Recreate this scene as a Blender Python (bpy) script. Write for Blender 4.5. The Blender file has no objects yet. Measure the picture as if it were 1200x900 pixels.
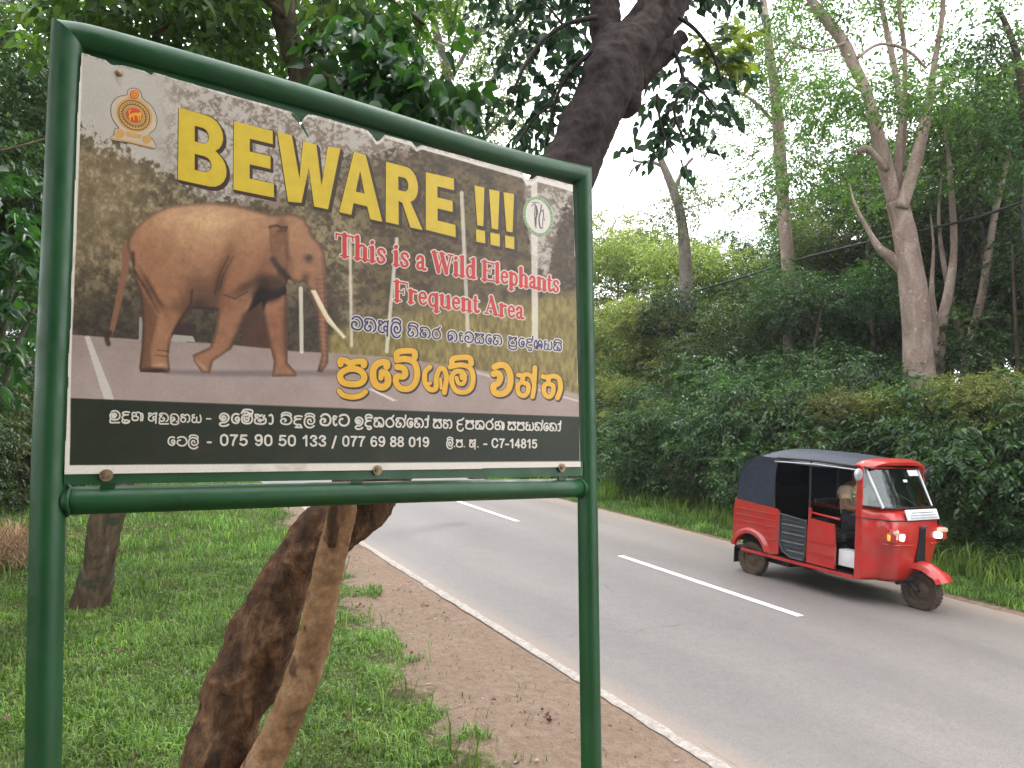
import bpy, bmesh, math, random
import numpy as np
from mathutils import Vector, Matrix, Euler
from mathutils.geometry import tessellate_polygon
R = math.radians
rnd = random.Random(7)
SC = bpy.context.scene
COL = SC.collection

# ------------------------------------------------------------------ camera
F = 840.0
CAMH = 1.97
MR = np.array([[0.8597892664176274, 0.061906542550600664, 0.5068826267909254],
               [-0.5076899044321761, -0.003076908511710158, 0.8615343832788442],
               [0.05489424642606827, -0.9980772077466958, 0.028783833759123464]])
cam_d = bpy.data.cameras.new('camera')
cam = bpy.data.objects.new('camera', cam_d); COL.objects.link(cam)
mw = Matrix.Identity(4)
for i in range(3):
    mw[i][0] = MR[i, 0]; mw[i][1] = -MR[i, 1]; mw[i][2] = -MR[i, 2]
mw[2][3] = CAMH
cam.matrix_world = mw
cam_d.sensor_width = 36; cam_d.sensor_fit = 'HORIZONTAL'; cam_d.lens = F / 1200 * 36
cam_d.clip_start = 0.05; cam_d.clip_end = 2000
SC.camera = cam

# ------------------------------------------------------------------ world, sun, exposure
SUN_EL, SUN_ROT = R(52), R(62)
w = bpy.data.worlds.new("World"); SC.world = w; w.use_nodes = True
nt = w.node_tree; bg = nt.nodes['Background']
sky = nt.nodes.new('ShaderNodeTexSky'); sky.sky_type = 'NISHITA'; sky.sun_disc = False
sky.sun_elevation = SUN_EL; sky.sun_rotation = SUN_ROT; sky.dust_density = 3; sky.air_density = 1
tc = nt.nodes.new('ShaderNodeTexCoord'); nz = nt.nodes.new('ShaderNodeTexNoise')
nz.inputs['Scale'].default_value = 1.7; nz.inputs['Detail'].default_value = 4
nt.links.new(tc.outputs['Generated'], nz.inputs['Vector'])
cr = nt.nodes.new('ShaderNodeValToRGB')
cr.color_ramp.elements[0].position = .3; cr.color_ramp.elements[0].color = (.80, .80, .80, 1)
cr.color_ramp.elements[1].position = .75; cr.color_ramp.elements[1].color = (.97, .97, .97, 1)
nt.links.new(nz.outputs['Fac'], cr.inputs['Fac'])
mx = nt.nodes.new('ShaderNodeMixRGB'); mx.inputs['Color2'].default_value = (17, 17.2, 17.5, 1)   # thick bright overcast
nt.links.new(cr.outputs['Color'], mx.inputs['Fac']); nt.links.new(sky.outputs['Color'], mx.inputs['Color1'])
nt.links.new(mx.outputs['Color'], bg.inputs['Color']); bg.inputs['Strength'].default_value = 0.15
sun_d = bpy.data.lights.new('sun', 'SUN'); sun_d.energy = 1.2; sun_d.angle = R(14); sun_d.color = (1, .95, .88)
sun = bpy.data.objects.new('sun', sun_d); COL.objects.link(sun)
# nishita: rotation 0 = +Y, clockwise seen from above
sd = Vector((math.sin(SUN_ROT) * math.cos(SUN_EL), math.cos(SUN_ROT) * math.cos(SUN_EL), math.sin(SUN_EL)))
sun.rotation_euler = sd.to_track_quat('Z', 'Y').to_euler()
SC.view_settings.view_transform = 'Standard'; SC.view_settings.look = 'None'
SC.view_settings.exposure = 0.68; SC.view_settings.gamma = 1

# ------------------------------------------------------------------ helpers
def ray(px, py): return MR @ np.array([px - 600.0, py - 450.0, F])
def P(px, py, d):                      # a point seen at a photo pixel, d metres deep
    p = ray(px, py) * (d / F); return Vector((p[0], p[1], p[2] + CAMH))
def G(px, py, z=0):                    # point on the ground
    r = ray(px, py); t = (z - CAMH) / r[2]; return Vector((r[0] * t, r[1] * t, z))
def lin(c):
    c = np.asarray(c, float) / 255.0
    return np.where(c <= .04045, c / 12.92, ((c + .055) / 1.055) ** 2.4)

def tag(o, label=None, cat=None, group=None, kind=None):
    if label: o['label'] = label
    if cat: o['category'] = cat
    if group: o['group'] = group
    if kind: o['kind'] = kind
    return o
def empty(name, loc=(0, 0, 0), rz=0, label=None, cat=None, group=None):
    o = bpy.data.objects.new(name, None); COL.objects.link(o); o.empty_display_size = .1
    o.location = loc; o.rotation_euler = (0, 0, rz)
    return tag(o, label, cat, group)
def link(name, me, mat, parent=None):
    o = bpy.data.objects.new(name, me); COL.objects.link(o)
    if mat is not None and len(me.materials) == 0: me.materials.append(mat)
    if parent: o.parent = parent
    return o
def copy_tree(o, parent=None):
    c = o.copy(); COL.objects.link(c)
    if parent: c.parent = parent
    for ch in list(o.children): copy_tree(ch, c)
    return c
def np_mesh(name, verts, faces, smooth=False):
    """faces: (n,k) array of equal-size faces"""
    me = bpy.data.meshes.new(name)
    verts = np.asarray(verts, np.float32); faces = np.asarray(faces, np.int32)
    n, k = faces.shape
    me.vertices.add(len(verts)); me.vertices.foreach_set('co', verts.ravel())
    me.loops.add(n * k); me.loops.foreach_set('vertex_index', faces.ravel())
    me.polygons.add(n); me.polygons.foreach_set('loop_start', np.arange(0, n * k, k, dtype=np.int32))
    me.polygons.foreach_set('loop_total', np.full(n, k, np.int32))
    if smooth: me.polygons.foreach_set('use_smooth', np.ones(n, bool))
    me.update(calc_edges=True)
    return me

class MB:
    """collects shapes into one mesh"""
    def __init__(s): s.v = []; s.f = []; s.sm = []
    def add(s, vs, fs, smooth=False):
        b = len(s.v); s.v += [tuple(v) for v in vs]
        s.f += [tuple(i + b for i in f) for f in fs]; s.sm += [smooth] * len(fs)
    def box(s, c, sz, rot=None, bev=0):
        x, y, z = (q / 2 for q in sz)
        if bev:
            b = min(bev, x * .9, y * .9, z * .9); bm = bmesh.new(); bmesh.ops.create_cube(bm, size=1)
            for v in bm.verts: v.co = Vector((v.co.x * 2 * x, v.co.y * 2 * y, v.co.z * 2 * z))
            bmesh.ops.bevel(bm, geom=bm.edges[:], offset=b, segments=2, affect='EDGES', profile=.6)
            vs = [v.co.copy() for v in bm.verts]; fs = [[v.index for v in f.verts] for f in bm.faces]; bm.free()
        else:
            vs = [Vector((i * x, j * y, k * z)) for i in (-1, 1) for j in (-1, 1) for k in (-1, 1)]
            fs = [(0, 1, 3, 2), (4, 6, 7, 5), (0, 4, 5, 1), (2, 3, 7, 6), (0, 2, 6, 4), (1, 5, 7, 3)]
        m = rot.to_matrix() if rot else Matrix.Identity(3)
        s.add([m @ v + Vector(c) for v in vs], fs, bool(bev))
    def tube(s, pts, rad, n=12, caps=True, noise=None, up=None, flat=1.0, m0=None, m1=None):
        pts = [Vector(p) for p in pts]; m = len(pts)
        if not hasattr(rad, '__len__'): rad = [rad] * m
        vs = []; ref = Vector(up) if up else None
        for i, p in enumerate(pts):
            t = (pts[min(i + 1, m - 1)] - pts[max(i - 1, 0)]).normalized()
            if ref is None: ref = t.orthogonal().normalized()
            a = (ref - t * ref.dot(t))
            if a.length < 1e-5: a = t.orthogonal()
            a.normalize(); b = t.cross(a); ref = a
            for k in range(n):
                an = 2 * math.pi * k / n; r = rad[i]
                if noise: r *= 1 + noise(i, an)
                q = p + a * (math.cos(an) * r) + b * (math.sin(an) * r * flat)
                pl = m0 if i == 0 else (m1 if i == m - 1 else None)
                if pl is not None: q = q + t * ((p - q).dot(pl) / t.dot(pl))      # mitred end
                vs.append(q)
        fs = [(i * n + k, i * n + (k + 1) % n, (i + 1) * n + (k + 1) % n, (i + 1) * n + k) for i in range(m - 1) for k in range(n)]
        if caps: fs += [tuple(range(n - 1, -1, -1)), tuple(range((m - 1) * n, m * n))]
        s.add(vs, fs, True)
    def prism(s, poly, dirv):
        n = len(poly); d = Vector(dirv); a = [Vector(p) for p in poly]
        s.add(a + [p + d for p in a], [tuple(range(n - 1, -1, -1)), tuple(range(n, 2 * n))] + [(i, (i + 1) % n, n + (i + 1) % n, n + i) for i in range(n)])
    def disc(s, c, axis, r, th, n=24):
        ax = Vector(axis).normalized(); s.tube([Vector(c) - ax * th / 2, Vector(c) + ax * th / 2], r, n)
    def sphere(s, c, r, sc=(1, 1, 1), nu=12, nv=8):
        vs = [Vector(c) + Vector((0, 0, -r * sc[2]))]; fs = []
        for j in range(1, nv):
            ph = -math.pi / 2 + math.pi * j / nv
            for i in range(nu):
                th = 2 * math.pi * i / nu
                vs.append(Vector(c) + Vector((r * sc[0] * math.cos(ph) * math.cos(th), r * sc[1] * math.cos(ph) * math.sin(th), r * sc[2] * math.sin(ph))))
        vs.append(Vector(c) + Vector((0, 0, r * sc[2])))
        for i in range(nu): fs.append((0, 1 + (i + 1) % nu, 1 + i))
        for j in range(nv - 2):
            for i in range(nu):
                a = 1 + j * nu + i; b = 1 + j * nu + (i + 1) % nu; fs.append((a, b, b + nu, a + nu))
        t = len(vs) - 1; q = 1 + (nv - 2) * nu
        for i in range(nu): fs.append((q + i, q + (i + 1) % nu, t))
        s.add(vs, fs, True)
    def mesh(s, name):
        me = bpy.data.meshes.new(name); me.from_pydata(s.v, [], s.f); me.validate()
        if len(me.polygons) == len(s.sm): me.polygons.foreach_set('use_smooth', s.sm)
        me.update(); return me
    def build(s, name, mat, parent=None, auto=None):
        me = s.mesh(name)
        bm = bmesh.new(); bm.from_mesh(me); bmesh.ops.recalc_face_normals(bm, faces=bm.faces); bm.to_mesh(me); bm.free()
        o = link(name, me, mat, parent)
        if auto:
            me.set_sharp_from_angle(angle=R(auto))
        return o

# ------------------------------------------------------------------ materials
def newmat(name):
    m = bpy.data.materials.new(name); m.use_nodes = True
    return m, m.node_tree, m.node_tree.nodes['Principled BSDF']
def N(nt, t, **kw):
    n = nt.nodes.new(t)
    for k, v in kw.items():
        if hasattr(n, k): setattr(n, k, v)
        else: n.inputs[k.replace('_', ' ')].default_value = v
    return n
def ramp(nt, src, stops):
    r = N(nt, 'ShaderNodeValToRGB'); e = r.color_ramp.elements
    while len(e) < len(stops): e.new(.5)
    for i, (p, c) in enumerate(stops):
        e[i].position = p; e[i].color = tuple(c) + (1,) if len(c) == 3 else c
    nt.links.new(src, r.inputs['Fac']); return r.outputs['Color']
def noise(nt, scale, detail=4, rough=.55, coord='Object', stretch=None, dist=0):
    tc = N(nt, 'ShaderNodeTexCoord'); src = tc.outputs[coord]
    if stretch:
        mp = N(nt, 'ShaderNodeMapping'); mp.inputs['Scale'].default_value = stretch
        nt.links.new(src, mp.inputs['Vector']); src = mp.outputs['Vector']
    n = N(nt, 'ShaderNodeTexNoise'); n.inputs['Scale'].default_value = scale; n.inputs['Detail'].default_value = detail
    n.inputs['Roughness'].default_value = rough; n.inputs['Distortion'].default_value = dist
    nt.links.new(src, n.inputs['Vector']); return n.outputs['Fac']
def bump(nt, bs, h, strength=.3, dist=.01, prev=None):
    b = N(nt, 'ShaderNodeBump'); b.inputs['Strength'].default_value = strength; b.inputs['Distance'].default_value = dist
    nt.links.new(h, b.inputs['Height'])
    if prev: nt.links.new(prev, b.inputs['Normal'])
    nt.links.new(b.outputs['Normal'], bs.inputs['Normal']); return b.outputs['Normal']
def mixc(nt, fac, a, b, mode='MIX'):
    m = N(nt, 'ShaderNodeMixRGB', blend_type=mode)
    for k, v in (('Fac', fac), ('Color1', a), ('Color2', b)):
        if isinstance(v, (int, float)): m.inputs[k].default_value = v
        elif isinstance(v, (tuple, list)): m.inputs[k].default_value = tuple(v) + ((1,) if len(v) == 3 else ())
        else: nt.links.new(v, m.inputs[k])
    return m.outputs['Color']
def simple(name, col, rough=.5, metal=0, var=.15, scale=8, bmp=0, bscale=60, dirt=None, dirtamt=.5, **kw):
    m, nt, bs = newmat(name)
    c = ramp(nt, noise(nt, scale, 5), [(.3, [q * (1 - var) for q in col]), (.7, [min(1, q * (1 + var)) for q in col])])
    if dirt:
        f = ramp(nt, noise(nt, scale * 2.3, 6, .65), [(.42, (0, 0, 0)), (.72, (dirtamt,) * 3)])
        c = mixc(nt, f, c, dirt)
    nt.links.new(c, bs.inputs['Base Color'])
    bs.inputs['Roughness'].default_value = rough; bs.inputs['Metallic'].default_value = metal
    for k, v in kw.items(): bs.inputs[k.replace('_', ' ')].default_value = v
    if bmp: bump(nt, bs, noise(nt, bscale, 4), bmp, .004)
    return m
def leafmat(name, dark, light, rough=.45, trans=.35, tcol=None, spec=.5, patch=(.9, .72, 1.25)):
    m, nt, bs = newmat(name)
    geo = N(nt, 'ShaderNodeNewGeometry'); oi = N(nt, 'ShaderNodeObjectInfo')
    mid = [(a + b) / 2 for a, b in zip(dark, light)]
    c = ramp(nt, geo.outputs['Random Per Island'], [(0, dark), (.55, mid), (.93, light), (1, (light[0] * 1.5, light[1] * 1.15, light[2]))])
    hs = N(nt, 'ShaderNodeHueSaturation')
    a = N(nt, 'ShaderNodeMapRange'); a.inputs['To Min'].default_value = .475; a.inputs['To Max'].default_value = .515
    nt.links.new(oi.outputs['Random'], a.inputs['Value']); nt.links.new(a.outputs['Result'], hs.inputs['Hue'])
    b = N(nt, 'ShaderNodeMapRange'); b.inputs['To Min'].default_value = .62; b.inputs['To Max'].default_value = 1.5
    nt.links.new(oi.outputs['Random'], b.inputs['Value']); nt.links.new(b.outputs['Result'], hs.inputs['Value'])
    pg = N(nt, 'ShaderNodeNewGeometry'); pn = N(nt, 'ShaderNodeTexNoise'); pn.inputs['Scale'].default_value = patch[0]; pn.inputs['Detail'].default_value = 4; pn.inputs['Roughness'].default_value = .6
    nt.links.new(pg.outputs['Position'], pn.inputs['Vector'])
    c = mixc(nt, 1, c, ramp(nt, pn.outputs['Fac'], [(.35, (patch[1],) * 3), (.65, (patch[2],) * 3)]), 'MULTIPLY')
    nt.links.new(c, hs.inputs['Color'])
    nt.links.new(hs.outputs['Color'], bs.inputs['Base Color']); bs.inputs['Roughness'].default_value = rough
    bs.inputs['Specular IOR Level'].default_value = spec
    tr = N(nt, 'ShaderNodeBsdfTranslucent')
    tcx = mixc(nt, 1, hs.outputs['Color'], tcol or (1.6, 2.0, .5), 'MULTIPLY'); nt.links.new(tcx, tr.inputs['Color'])
    ms = N(nt, 'ShaderNodeMixShader'); ms.inputs['Fac'].default_value = trans
    nt.links.new(bs.outputs['BSDF'], ms.inputs[1]); nt.links.new(tr.outputs['BSDF'], ms.inputs[2])
    nt.links.new(ms.outputs['Shader'], nt.nodes['Material Output'].inputs['Surface'])
    return m
def barkmat(name, cols, scale=6, stretch=(1, 1, .35), bmp=.8, moss=None, patch=None):
    m, nt, bs = newmat(name)
    f = noise(nt, scale, 8, .68, stretch=stretch, dist=.6)
    c = ramp(nt, f, [(.3, cols[0]), (.5, cols[1]), (.68, cols[2])])
    if patch:
        g = ramp(nt, noise(nt, patch[1], 3, .5, dist=.3), [(patch[2], (0, 0, 0)), (patch[2] + .05, (1, 1, 1))])
        c = mixc(nt, g, c, patch[0])
    if moss:
        g = ramp(nt, noise(nt, 2.5, 5), [(.5, (0, 0, 0)), (.65, (.7, .7, .7))]); c = mixc(nt, g, c, moss)
    c = mixc(nt, .75, c, ramp(nt, noise(nt, scale * 9, 6, .7), [(.3, (.45, .45, .45)), (.6, (1, 1, 1))]), 'MULTIPLY')
    nt.links.new(c, bs.inputs['Base Color']); bs.inputs['Roughness'].default_value = .85
    bs.inputs['Specular IOR Level'].default_value = .25
    n1 = bump(nt, bs, f, bmp, .03)
    bump(nt, bs, noise(nt, scale * 8, 5, .7, stretch=stretch), .5, .006, n1)
    return m

MT = {}
m, nt, bs = newmat('green_enamel')
c = ramp(nt, noise(nt, 4, 5), [(.3, (.005, .052, .013)), (.7, (.009, .075, .020))])
c = mixc(nt, ramp(nt, noise(nt, 9, 7, .75), [(.5, (0, 0, 0)), (.72, (.2, .2, .2))]), c, (.05, .08, .05))          # chalky grime
c = mixc(nt, ramp(nt, noise(nt, 38, 5, .7), [(.695, (0, 0, 0)), (.71, (1, 1, 1))]), c, (.13, .075, .045))             # chips down to primer
c = mixc(nt, ramp(nt, noise(nt, 14, 4, .6, stretch=(1, .12, 1)), [(.64, (0, 0, 0)), (.72, (.4, .4, .4))]), c, (.10, .11, .08))
nt.links.new(c, bs.inputs['Base Color']); nt.links.new(ramp(nt, noise(nt, 12, 5), [(.3, (.30,) * 3), (.7, (.55,) * 3)]), bs.inputs['Roughness'])
bump(nt, bs, noise(nt, 35, 5), .22, .004); MT['green'] = m
MT['rust'] = simple('rusty_steel', (.28, .2, .12), .5, .6, .4, 60, .3, 200)
MT['zinc'] = simple('zinc', (.45, .4, .3), .4, .7, .3, 50)
MT['white'] = simple('white_sheet', (.62, .59, .54), .45, 0, .06, 6)
MT['red'] = simple('red_paint', (.45, .014, .013), .32, 0, .12, 3, .06, 25, (.26, .12, .08), .4, Coat_Weight=.5, Coat_Roughness=.1)
MT['navy'] = simple('navy_canvas', (.014, .021, .042), .5, 0, .3, 9, .4, 40, (.08, .085, .1), .25)
MT['blk'] = simple('black_plastic', (.012, .012, .014), .5, 0, .3, 20)
MT['dgrey'] = simple('dark_grey_ribbed_panel', (.045, .05, .062), .45, 0, .2, 12, 0, 60, (.12, .1, .08), .3)
MT['tyre'] = simple('dusty_tyre', (.035, .024, .018), .85, 0, .4, 25, .5, 80, (.2, .13, .09), .6)
MT['rim'] = simple('dusty_rim', (.10, .07, .05), .6, .3, .3, 30)
MT['rib'] = simple('scuffed_rib_edge', (.16, .17, .19), .45, 0, .3, 20)
MT['silver'] = simple('grey_trim', (.45, .45, .47), .35, .4, .1, 10)
MT['wpaint'] = simple('white_painted_metal', (.72, .72, .74), .4, 0, .08, 10)
MT['amber'] = simple('amber_lens', (.9, .32, .02), .2, 0, .1, 10, Coat_Weight=.6)
MT['skin'] = simple('brown_skin', (.22, .11, .065), .55, 0, .1, 10)
MT['shirt'] = simple('cream_shirt', (.62, .46, .33), .8, 0, .08, 12, .2, 50)
MT['trouser'] = simple('dark_trousers', (.03, .03, .04), .85, 0, .2, 12)
MT['hair'] = simple('black_hair', (.01, .009, .008), .6)
MT['orange'] = simple('orange_fabric', (.7, .12, .03), .7, 0, .2, 20)
def glass(name, tint, alpha_like):
    m, nt, bs = newmat(name)
    g = N(nt, 'ShaderNodeBsdfGlossy'); g.inputs['Roughness'].default_value = .05; g.inputs['Color'].default_value = (.9, .95, .95, 1)
    t = N(nt, 'ShaderNodeBsdfTransparent'); t.inputs['Color'].default_value = tint
    fr = N(nt, 'ShaderNodeFresnel'); fr.inputs['IOR'].default_value = 1.5
    ad = N(nt, 'ShaderNodeMath', operation='ADD'); ad.inputs[1].default_value = alpha_like
    nt.links.new(fr.outputs[0], ad.inputs[0])
    ms = N(nt, 'ShaderNodeMixShader'); nt.links.new(ad.outputs[0], ms.inputs['Fac'])
    nt.links.new(t.outputs[0], ms.inputs[1]); nt.links.new(g.outputs[0], ms.inputs[2])
    nt.links.new(ms.outputs[0], nt.nodes['Material Output'].inputs['Surface']); return m
MT['glass'] = glass('windscreen_glass', (.50, .60, .58, 1), .05)
def emis(name, col, s):
    m, nt, bs = newmat(name); bs.inputs['Base Color'].default_value = (*col, 1)
    bs.inputs['Emission Color'].default_value = (*col, 1); bs.inputs['Emission Strength'].default_value = s
    bs.inputs['Roughness'].default_value = .1; return m
MT['lamp'] = emis('lit_headlamp', (1, .97, .9), 1.6)
MT['amberlit'] = emis('lit_indicator', (1, .3, .02), .9)
def plainp(name, col, rough=.5):
    m, nt, bs = newmat(name)
    c = ramp(nt, noise(nt, 25, 3), [(.3, [q * .93 for q in col]), (.7, [min(1, q * 1.07) for q in col])])
    nt.links.new(c, bs.inputs['Base Color']); bs.inputs['Roughness'].default_value = rough; return m
# ================================================================== THE WARNING SIGN
# its plane, from the frame: u to the right, v up, n towards the viewer
SU = Vector((0.99811229, 0.06032673, 0.01151289)); SV = -Vector((0.0170748, -0.09250844, -0.99556549))
SU.normalize(); SV = (SV - SU * SV.dot(SU)).normalized(); SN = SU.cross(SV)
STL = Vector((-0.10331849, 2.33557547, CAMH + 0.95209782))
tb = (STL.z) / SV.z
SBASE = STL - SV * tb                     # foot of the left post
def S(px, py, off=0.0):                   # photo pixel -> sign local coordinates
    r = Vector(ray(px, py)); o = Vector((0, 0, CAMH))
    t = (SBASE + SN * off - o).dot(SN) / r.dot(SN); p = o + r * t - SBASE
    return Vector((p.dot(SU), p.dot(SV), off))
sign = empty('warning_sign', SBASE, 0, 'large green tubular framed wildlife warning board with elephant picture beside the road', 'sign')
sign.rotation_euler = Matrix((SU, SV, SN)).transposed().to_euler()
def smooth(pts, n=8):
    pts = [Vector(p) for p in pts]; out = []
    for i in range(len(pts) - 1):
        p0 = pts[max(i - 1, 0)]; p1 = pts[i]; p2 = pts[i + 1]; p3 = pts[min(i + 2, len(pts) - 1)]
        for k in range(n):
            t = k / n
            out.append(.5 * ((2 * p1) + (p2 - p0) * t + (2 * p0 - 5 * p1 + 4 * p2 - p3) * t * t + (3 * p1 - p0 - 3 * p2 + p3) * t ** 3))
    out.append(pts[-1]); return out
PR = .0412
zoff = -.034                               # pipes' axis behind the print
lp = [S(79.6, 43, zoff), S(74, 160, zoff), S(68.2, 300, zoff), S(60.5, 470, zoff), S(56.5, 590, zoff), S(53, 750, zoff), S(50.5, 900, zoff)]
d = (lp[-1] - lp[-2]).normalized(); lp.append(lp[-1] + d * (lp[-1].y + .3) / abs(d.y))
rp = [S(682.2, 207, zoff), S(684, 330, zoff), S(686.5, 470, zoff), S(688.5, 590, zoff), S(690.5, 740, zoff), S(693, 900, zoff)]
d = (rp[-1] - rp[-2]).normalized(); rp.append(rp[-1] + d * (rp[-1].y + .45) / abs(d.y))
rp[0] = rp[0] + Vector((0, .006, 0))
rail = [lp[0], S(112, 48.5, zoff), S(200, 72, zoff), S(325, 106.5, zoff), S(400, 128, zoff), S(550, 173, zoff), S(625, 193.5, zoff), rp[0]]
un = lambda a, b_: (b_ - a).normalized()
mi = [un(lp[0], lp[1]) - un(rail[0], rail[1]), un(rp[0], rp[1]) - un(rail[-1], rail[-2])]
for pts, mm in ((lp, mi[0]), (rp, mi[1])):
    b = MB(); b.tube(smooth(pts, 6), PR, 28, m0=mm); b.build('post', MT['green'], sign, auto=40)
b = MB(); b.tube(smooth(rail, 4), PR, 28, m0=mi[0], m1=mi[1]); b.build('top_rail', MT['green'], sign, auto=40)
L_ = S(56.5, 587.5, zoff); R_ = S(688.5, 571.5, zoff)
b = MB(); b.tube(smooth([L_ + Vector((.026, 0, 0)), S(250, 582.5, zoff), S(450, 577, zoff), R_ - Vector((.026, 0, 0))], 6), PR * .92, 28); b.build('bottom_rail', MT['green'], sign)
for q, sx in ((L_, 1), (R_, -1)):          # weld beads where the rail meets the posts
    b = MB(); c = q + Vector((sx * (PR + .001), 0, 0))
    ring = [c + Vector((sx * .003 * math.sin(3 * a), math.cos(a) * PR * .93, math.sin(a) * PR * .93)) for a in [2 * math.pi * k / 24 for k in range(25)]]
    b.tube(ring, .0055, 6, noise=lambda i, a: .35 * math.sin(i * 3.1)); b.build('weld_bead', MT['green'], sign)
# steel backing angle: flat bars round the sheet
def quadbar(pxs, z0, z1):
    b = MB(); f = [S(x, y, z1) for x, y in pxs]; k = [Vector((q.x, q.y, z0)) for q in f]
    b.add(f + k, [(0, 1, 2, 3), (7, 6, 5, 4), (0, 4, 5, 1), (1, 5, 6, 2), (2, 6, 7, 3), (3, 7, 4, 0)]); return b
quadbar([(75, 548), (683, 541), (683, 557.5), (75, 568)], -.016, -.0045).build('mounting_bar', MT['green'], sign)
quadbar([(88, 50), (505, 160), (505, 178), (88, 80)], -.036, -.028).build('mounting_bar', MT['green'], sign)
for a, c in (((125, 557), (127, 583)), ((418, 555), (418, 578)), ((658, 550), (658, 573))):
    b = MB(); p = S(*a, -.012); q = S(*c, -.03); b.box((p + q) / 2, (.035, (p - q).length, .012)); b.build('bracket', MT['green'], sign)

# ---- torn, slightly wavy sheet (the board)
TOP = [(96, 62), (110, 66.5), (124, 71), (131, 76.5), (146, 77), (170, 84), (177, 88), (181, 85), (200, 91), (262, 109), (300, 119.5), (330, 128), (343, 132), (349, 138), (352, 147), (356, 139), (361, 134), (372, 136),
       (400, 144), (423, 150.5), (431, 153), (437, 160), (441, 166), (446, 164), (451, 158), (470, 163), (482, 166), (488, 173), (494, 170), (520, 177), (560, 188), (612, 202), (617, 210), (624, 210), (630, 206), (650, 211), (671, 217)]
RIGHT = [(674, 300), (676, 400), (680, 547)]
BOT = [(560, 549), (400, 551.5), (250, 553.5), (76, 556)]
LEFT = [(77, 520), (80, 450), (80.5, 420), (83, 380), (84, 330), (87, 250), (89, 190), (91, 140), (93, 100)]
def topy(x):
    return np.interp(x, [p[0] for p in TOP], [p[1] for p in TOP])
sheet_poly = TOP + RIGHT + BOT + LEFT
def polymesh(name, loops, mat, parent, z=0.0, th=0.0):
    vv = [[S(x, y, z) for x, y in lp_] for lp_ in loops]
    tri = tessellate_polygon(vv); flat = [v for l in vv for v in l]
    b = MB(); b.add(flat, [tuple(t) for t in tri])
    if th:
        n = len(vv[0]); b.add(vv[0] + [v - Vector((0, 0, th)) for v in vv[0]], [(i, (i + 1) % n, n + (i + 1) % n, n + i) for i in range(n)])
    return b.build(name, mat, parent)
board = polymesh('board', [sheet_poly], MT['white'], sign, 0.0, .003)

# ---- value noise in picture space
def vnoise(x, y, scale, seed):
    rs = np.random.RandomState(seed); T = rs.rand(256, 256)
    X = x / scale + 37.3; Y = y / scale + 11.7
    xi = np.floor(X).astype(int); yi = np.floor(Y).astype(int); fx = X - xi; fy = Y - yi
    fx = fx * fx * (3 - 2 * fx); fy = fy * fy * (3 - 2 * fy); g = lambda a, b_: T[a & 255, b_ & 255]
    return (g(xi, yi) * (1 - fx) + g(xi + 1, yi) * fx) * (1 - fy) + (g(xi, yi + 1) * (1 - fx) + g(xi + 1, yi + 1) * fx) * fy
def fbm(x, y, s, seed, o=4):
    r = 0; a = 1; t = 0
    for k in range(o): r = r + a * vnoise(x, y, s / 2 ** k, seed + k); t += a; a *= .62
    return r / t
def inpoly(x, y, poly):
    c = np.zeros(x.shape, bool); n = len(poly); j = n - 1
    for i in range(n):
        xi, yi = poly[i]; xj, yj = poly[j]
        if yi != yj: c ^= ((yi > y) != (yj > y)) & (x < (xj - xi) * (y - yi) / (yj - yi) + xi)
        j = i
    return c
def segd(x, y, pts):
    d = np.full(x.shape, 1e9); tt = np.zeros(x.shape); L = len(pts) - 1
    for i in range(L):
        ax, ay = pts[i][:2]; bx, by = pts[i + 1][:2]; dx, dy = bx - ax, by - ay
        t = np.clip(((x - ax) * dx + (y - ay) * dy) / (dx * dx + dy * dy + 1e-9), 0, 1)
        q = np.hypot(x - ax - t * dx, y - ay - t * dy); m = q < d; d = np.where(m, q, d); tt = np.where(m, (i + t) / L, tt)
    return d, tt
def polyd(x, y, poly): return segd(x, y, list(poly) + [poly[0]])[0]
def sst(a, b_, v): t = np.clip((v - a) / (b_ - a), 0, 1); return t * t * (3 - 2 * t)
ELE = [(150, 280), (157, 268), (168, 258), (182, 248), (200, 241), (225, 238), (250, 237), (275, 240), (300, 246), (318, 251), (335, 250), (346, 250.7), (356.7, 256), (363, 266.7), (367, 277), (375, 285), (380.7, 297), (382.8, 318.7),
       (383.3, 348), (384.7, 390.7), (384.7, 425), (378, 436.5), (371.5, 435.5), (373, 430.7), (376.7, 417), (372.7, 390.7), (370, 369), (364, 342), (357, 331), (346, 331), (338, 327), (335, 335), (336.5, 353), (337.5, 391), (337, 425), (347, 436), (347.5, 441), (318.8, 441.5), (320.7, 423),
       (314, 396), (309, 369), (307, 353), (287, 369), (279, 393), (271, 409), (250, 423), (246, 437.5), (237, 437), (227, 423.7), (225.7, 416), (245.7, 406.7), (251, 393), (254.5, 372), (253.7, 362.7), (240, 362.5), (225.7, 361.5), (221, 367), (208, 382), (200, 399),
       (197.7, 417), (199.5, 433), (197.7, 437), (164.3, 436), (163, 430.7), (166, 405), (167, 380), (164.3, 345), (156, 321), (155, 308), (152, 298), (149, 290)]
TUSK = [(364, 340), (372.7, 358.7), (383, 377), (403, 397.5), (405.5, 394.7), (395, 383), (384.7, 369), (376, 352), (370, 340)]
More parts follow.
